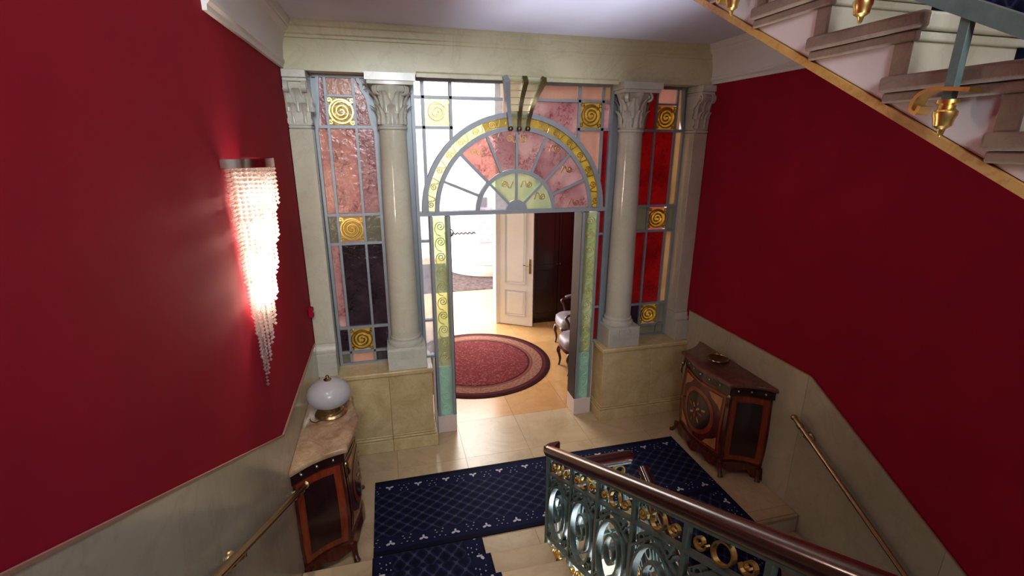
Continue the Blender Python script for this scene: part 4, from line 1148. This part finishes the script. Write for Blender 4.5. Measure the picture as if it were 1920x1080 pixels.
# dark wardrobe / double door at the back right of the hall
wd = thing('dark_wardrobe', (1.5, 2.85, 0), 'very dark wooden wardrobe at the back of the hall behind the door', 'wardrobe')
build(MB().box(1.06, XR-.01, 2.86, 3.04, .001, 2.75), 'carcass', 'darkwood', wd, bevel=.004)
for x0, x1 in ((1.07, 1.505), (1.515, 1.95)):
    d = build(MB().box(x0, x1, 2.835, 2.859, .09, 2.6), 'door', 'darkwood', wd, bevel=.004)
    for z0, z1 in ((.18, .95), (1.05, 2.5)):
        build(MB().sweep([(x0+.06, 2.834, z0), (x1-.06, 2.834, z0), (x1-.06, 2.834, z1), (x0+.06, 2.834, z1)], rect(.025, .02), (0, 1, 0), True), 'panel_moulding', 'darkwood', d)
    build(MB().ball((1.485 if x0 < 1.3 else 1.535, 2.822, 1.05), .014, 10, 7), 'knob', 'bronze', d)
build(MB().box(1.04, XR-.005, 2.80, 3.045, 2.751, 2.83), 'cornice', 'darkwood', wd, bevel=.012)
# two carved chairs with grey satin, facing the rug
def chair(cx, cy, label):
    t = thing('upholstered_chair', (cx, cy, 0), label, 'chair', 'satin chairs along the right side of the hall')
    # faces -X; seat depth .5, width .5
    seat = crv([(-.27, -.0), (-.25, .17), (-.10, .25), (.12, .22), (.22, .18), (.22, -.18), (.12, -.22), (-.10, -.25), (-.25, -.17)], 4, True)
    def R(off, z): return [(cx+u*(1+off), cy+v*(1+off), z) for u, v in seat]
    build(MB().loft([R(0, .36), R(.02, .40), R(0, .47), R(-.12, .50), R(-.5, .515)]), 'seat', 'greysatin', t, smooth=60)
    build(MB().loft([R(.01, .31), R(.015, .34), R(0, .359)]), 'seat_rail', 'mahogany', t, smooth=50)
    bk = crv([(-.17, .50), (-.235, .66), (-.25, .84), (-.17, 1.0), (0, 1.06), (.17, 1.0), (.25, .84), (.235, .66), (.17, .50)], 4, True)
    def B(k, dx): return [(cx+.215+dx+(z-.5)*.16, cy+v*k, .78+(z-.78)*k) for v, z in bk]
    build(MB().loft([B(.80, -.055), B(.88, -.035), B(.88, .02)]), 'backrest', 'greysatin', t, smooth=60)
    fr_ = [(cx+.215+(z-.5)*.16, cy+v, z) for v, z in bk]
    build(MB().sweep(fr_, [(.022*math.cos(2*PI*j/8), .03*math.sin(2*PI*j/8)) for j in range(8)], (1, 0, -.1), True), 'back_frame', 'mahogany', t, smooth=60)
    for k in (-1, 1):
        build(MB().sweep(crv([(cx-.21, cy+k*.17, .33), (cx-.25, cy+k*.19, .24), (cx-.225, cy+k*.18, .10), (cx-.24, cy+k*.185, .001)], 5), [(.026*math.cos(2*PI*j/8), .026*math.sin(2*PI*j/8)) for j in range(8)], (1, 0, 0), scale=[1.2]*3+[1.1]*4+[.75]*4+[.6]*2+[.55]*3), 'leg', 'mahogany', t, smooth=60)
        build(MB().sweep(crv([(cx+.19, cy+k*.15, .33), (cx+.20, cy+k*.16, .18), (cx+.25, cy+k*.17, .001)], 5), [(.022*math.cos(2*PI*j/8), .022*math.sin(2*PI*j/8)) for j in range(8)], (1, 0, 0)), 'leg', 'mahogany', t, smooth=60)
        arm = crv([(cx+.235, cy+k*.23, .72), (cx+.08, cy+k*.285, .70), (cx-.08, cy+k*.27, .69), (cx-.13, cy+k*.25, .66), (cx-.09, cy+k*.245, .58), (cx-.06, cy+k*.235, .44)], 5)
        build(MB().tube(arm, .019, 8, (0, 1, 0.02)), 'arm', 'mahogany', t, smooth=60)
        build(MB().sweep(crv([(cx+.12, cy+k*.27, .722), (cx+.03, cy+k*.285, .728), (cx-.06, cy+k*.272, .714)], 4), [(.026*math.cos(2*PI*j/8), .016*math.sin(2*PI*j/8)) for j in range(8)], (0, 0, 1)), 'arm_pad', 'greysatin', t, smooth=60)
chair(1.20, 1.0, 'nearer grey satin chair beside the right jamb of the archway')
chair(1.42, 1.78, 'farther grey satin chair beside the dark wardrobe')
# bright room: rug, round sofa with tufted back, ornament, picture
build(MB().box(-1.4, 2.6, 5.05, 7.6, .0005, .012), 'room_rug', 'greyrug', label='grey mottled rug under the ivory sofa in the bright room', cat='rug', loc=(.6, 6.3, 0))
so = thing('round_sofa', (1.25, 7.0, 0), 'rounded ivory sofa in the bright room beyond the door', 'sofa')
def el(k, z, c=(1.25, 7.0), rx=1.22, ry=1.12): return [(c[0]+rx*k*math.cos(2*PI*i/48), c[1]+ry*k*math.sin(2*PI*i/48), z) for i in range(48)]
build(MB().loft([el(.95, .02), el(.97, .05), el(1.0, .27), el(.98, .29)]), 'base', 'linen', so, smooth=50)
build(MB().loft([el(.98, .291), el(1.0, .32), el(1.0, .42), el(.96, .47), el(.5, .49)]), 'cushion', 'linen', so, smooth=60)
b = MB()
hb = build(MB().box(.98, 2.7, 7.62, 7.75, .49, 1.42), 'tufted_back', 'pinkpad', so, bevel=.03)
tb = None
for i in range(9):
    for j in range(6):
        loc = (1.06+.2*i+(.1 if j % 2 else 0), 7.615, .58+.15*j)
        if tb is None: tb = build(MB().ball((0, 0, 0), .022, 8, 5, (1, .6, 1)), 'tuft_button', 'greysatin', hb, local=True, loc=loc)
        else: inst(tb, hb, loc)
wo = thing('wall_ornament', (.55, 8.27, .70), 'dark scrolled metal ornament on the bright far wall', 'ornament')
wv = [(.30+.016*i, .66+.035*math.sin(i*.9)*(.6 if i > 6 else 1.6)) for i in range(48)]
build(MB().sweep([(x, 8.28, z) for x, z in wv], rect(.028, .03), (0, 1, 0)), 'scroll_bar', 'black', wo)
build(MB().sweep([(p[0], 8.28, p[1]) for p in spiral((.34, .70), .13, 1.6, PI, 1, .2, 26)], rect(.028, .03), (0, 1, 0)), 'scroll_head', 'black', wo)
build(MB().box(1.16, 1.38, 8.26, 8.299, 1.22, 1.62), 'wall_picture', 'black', label='dark framed picture above the sofa back in the bright room', cat='picture', bevel=.006)
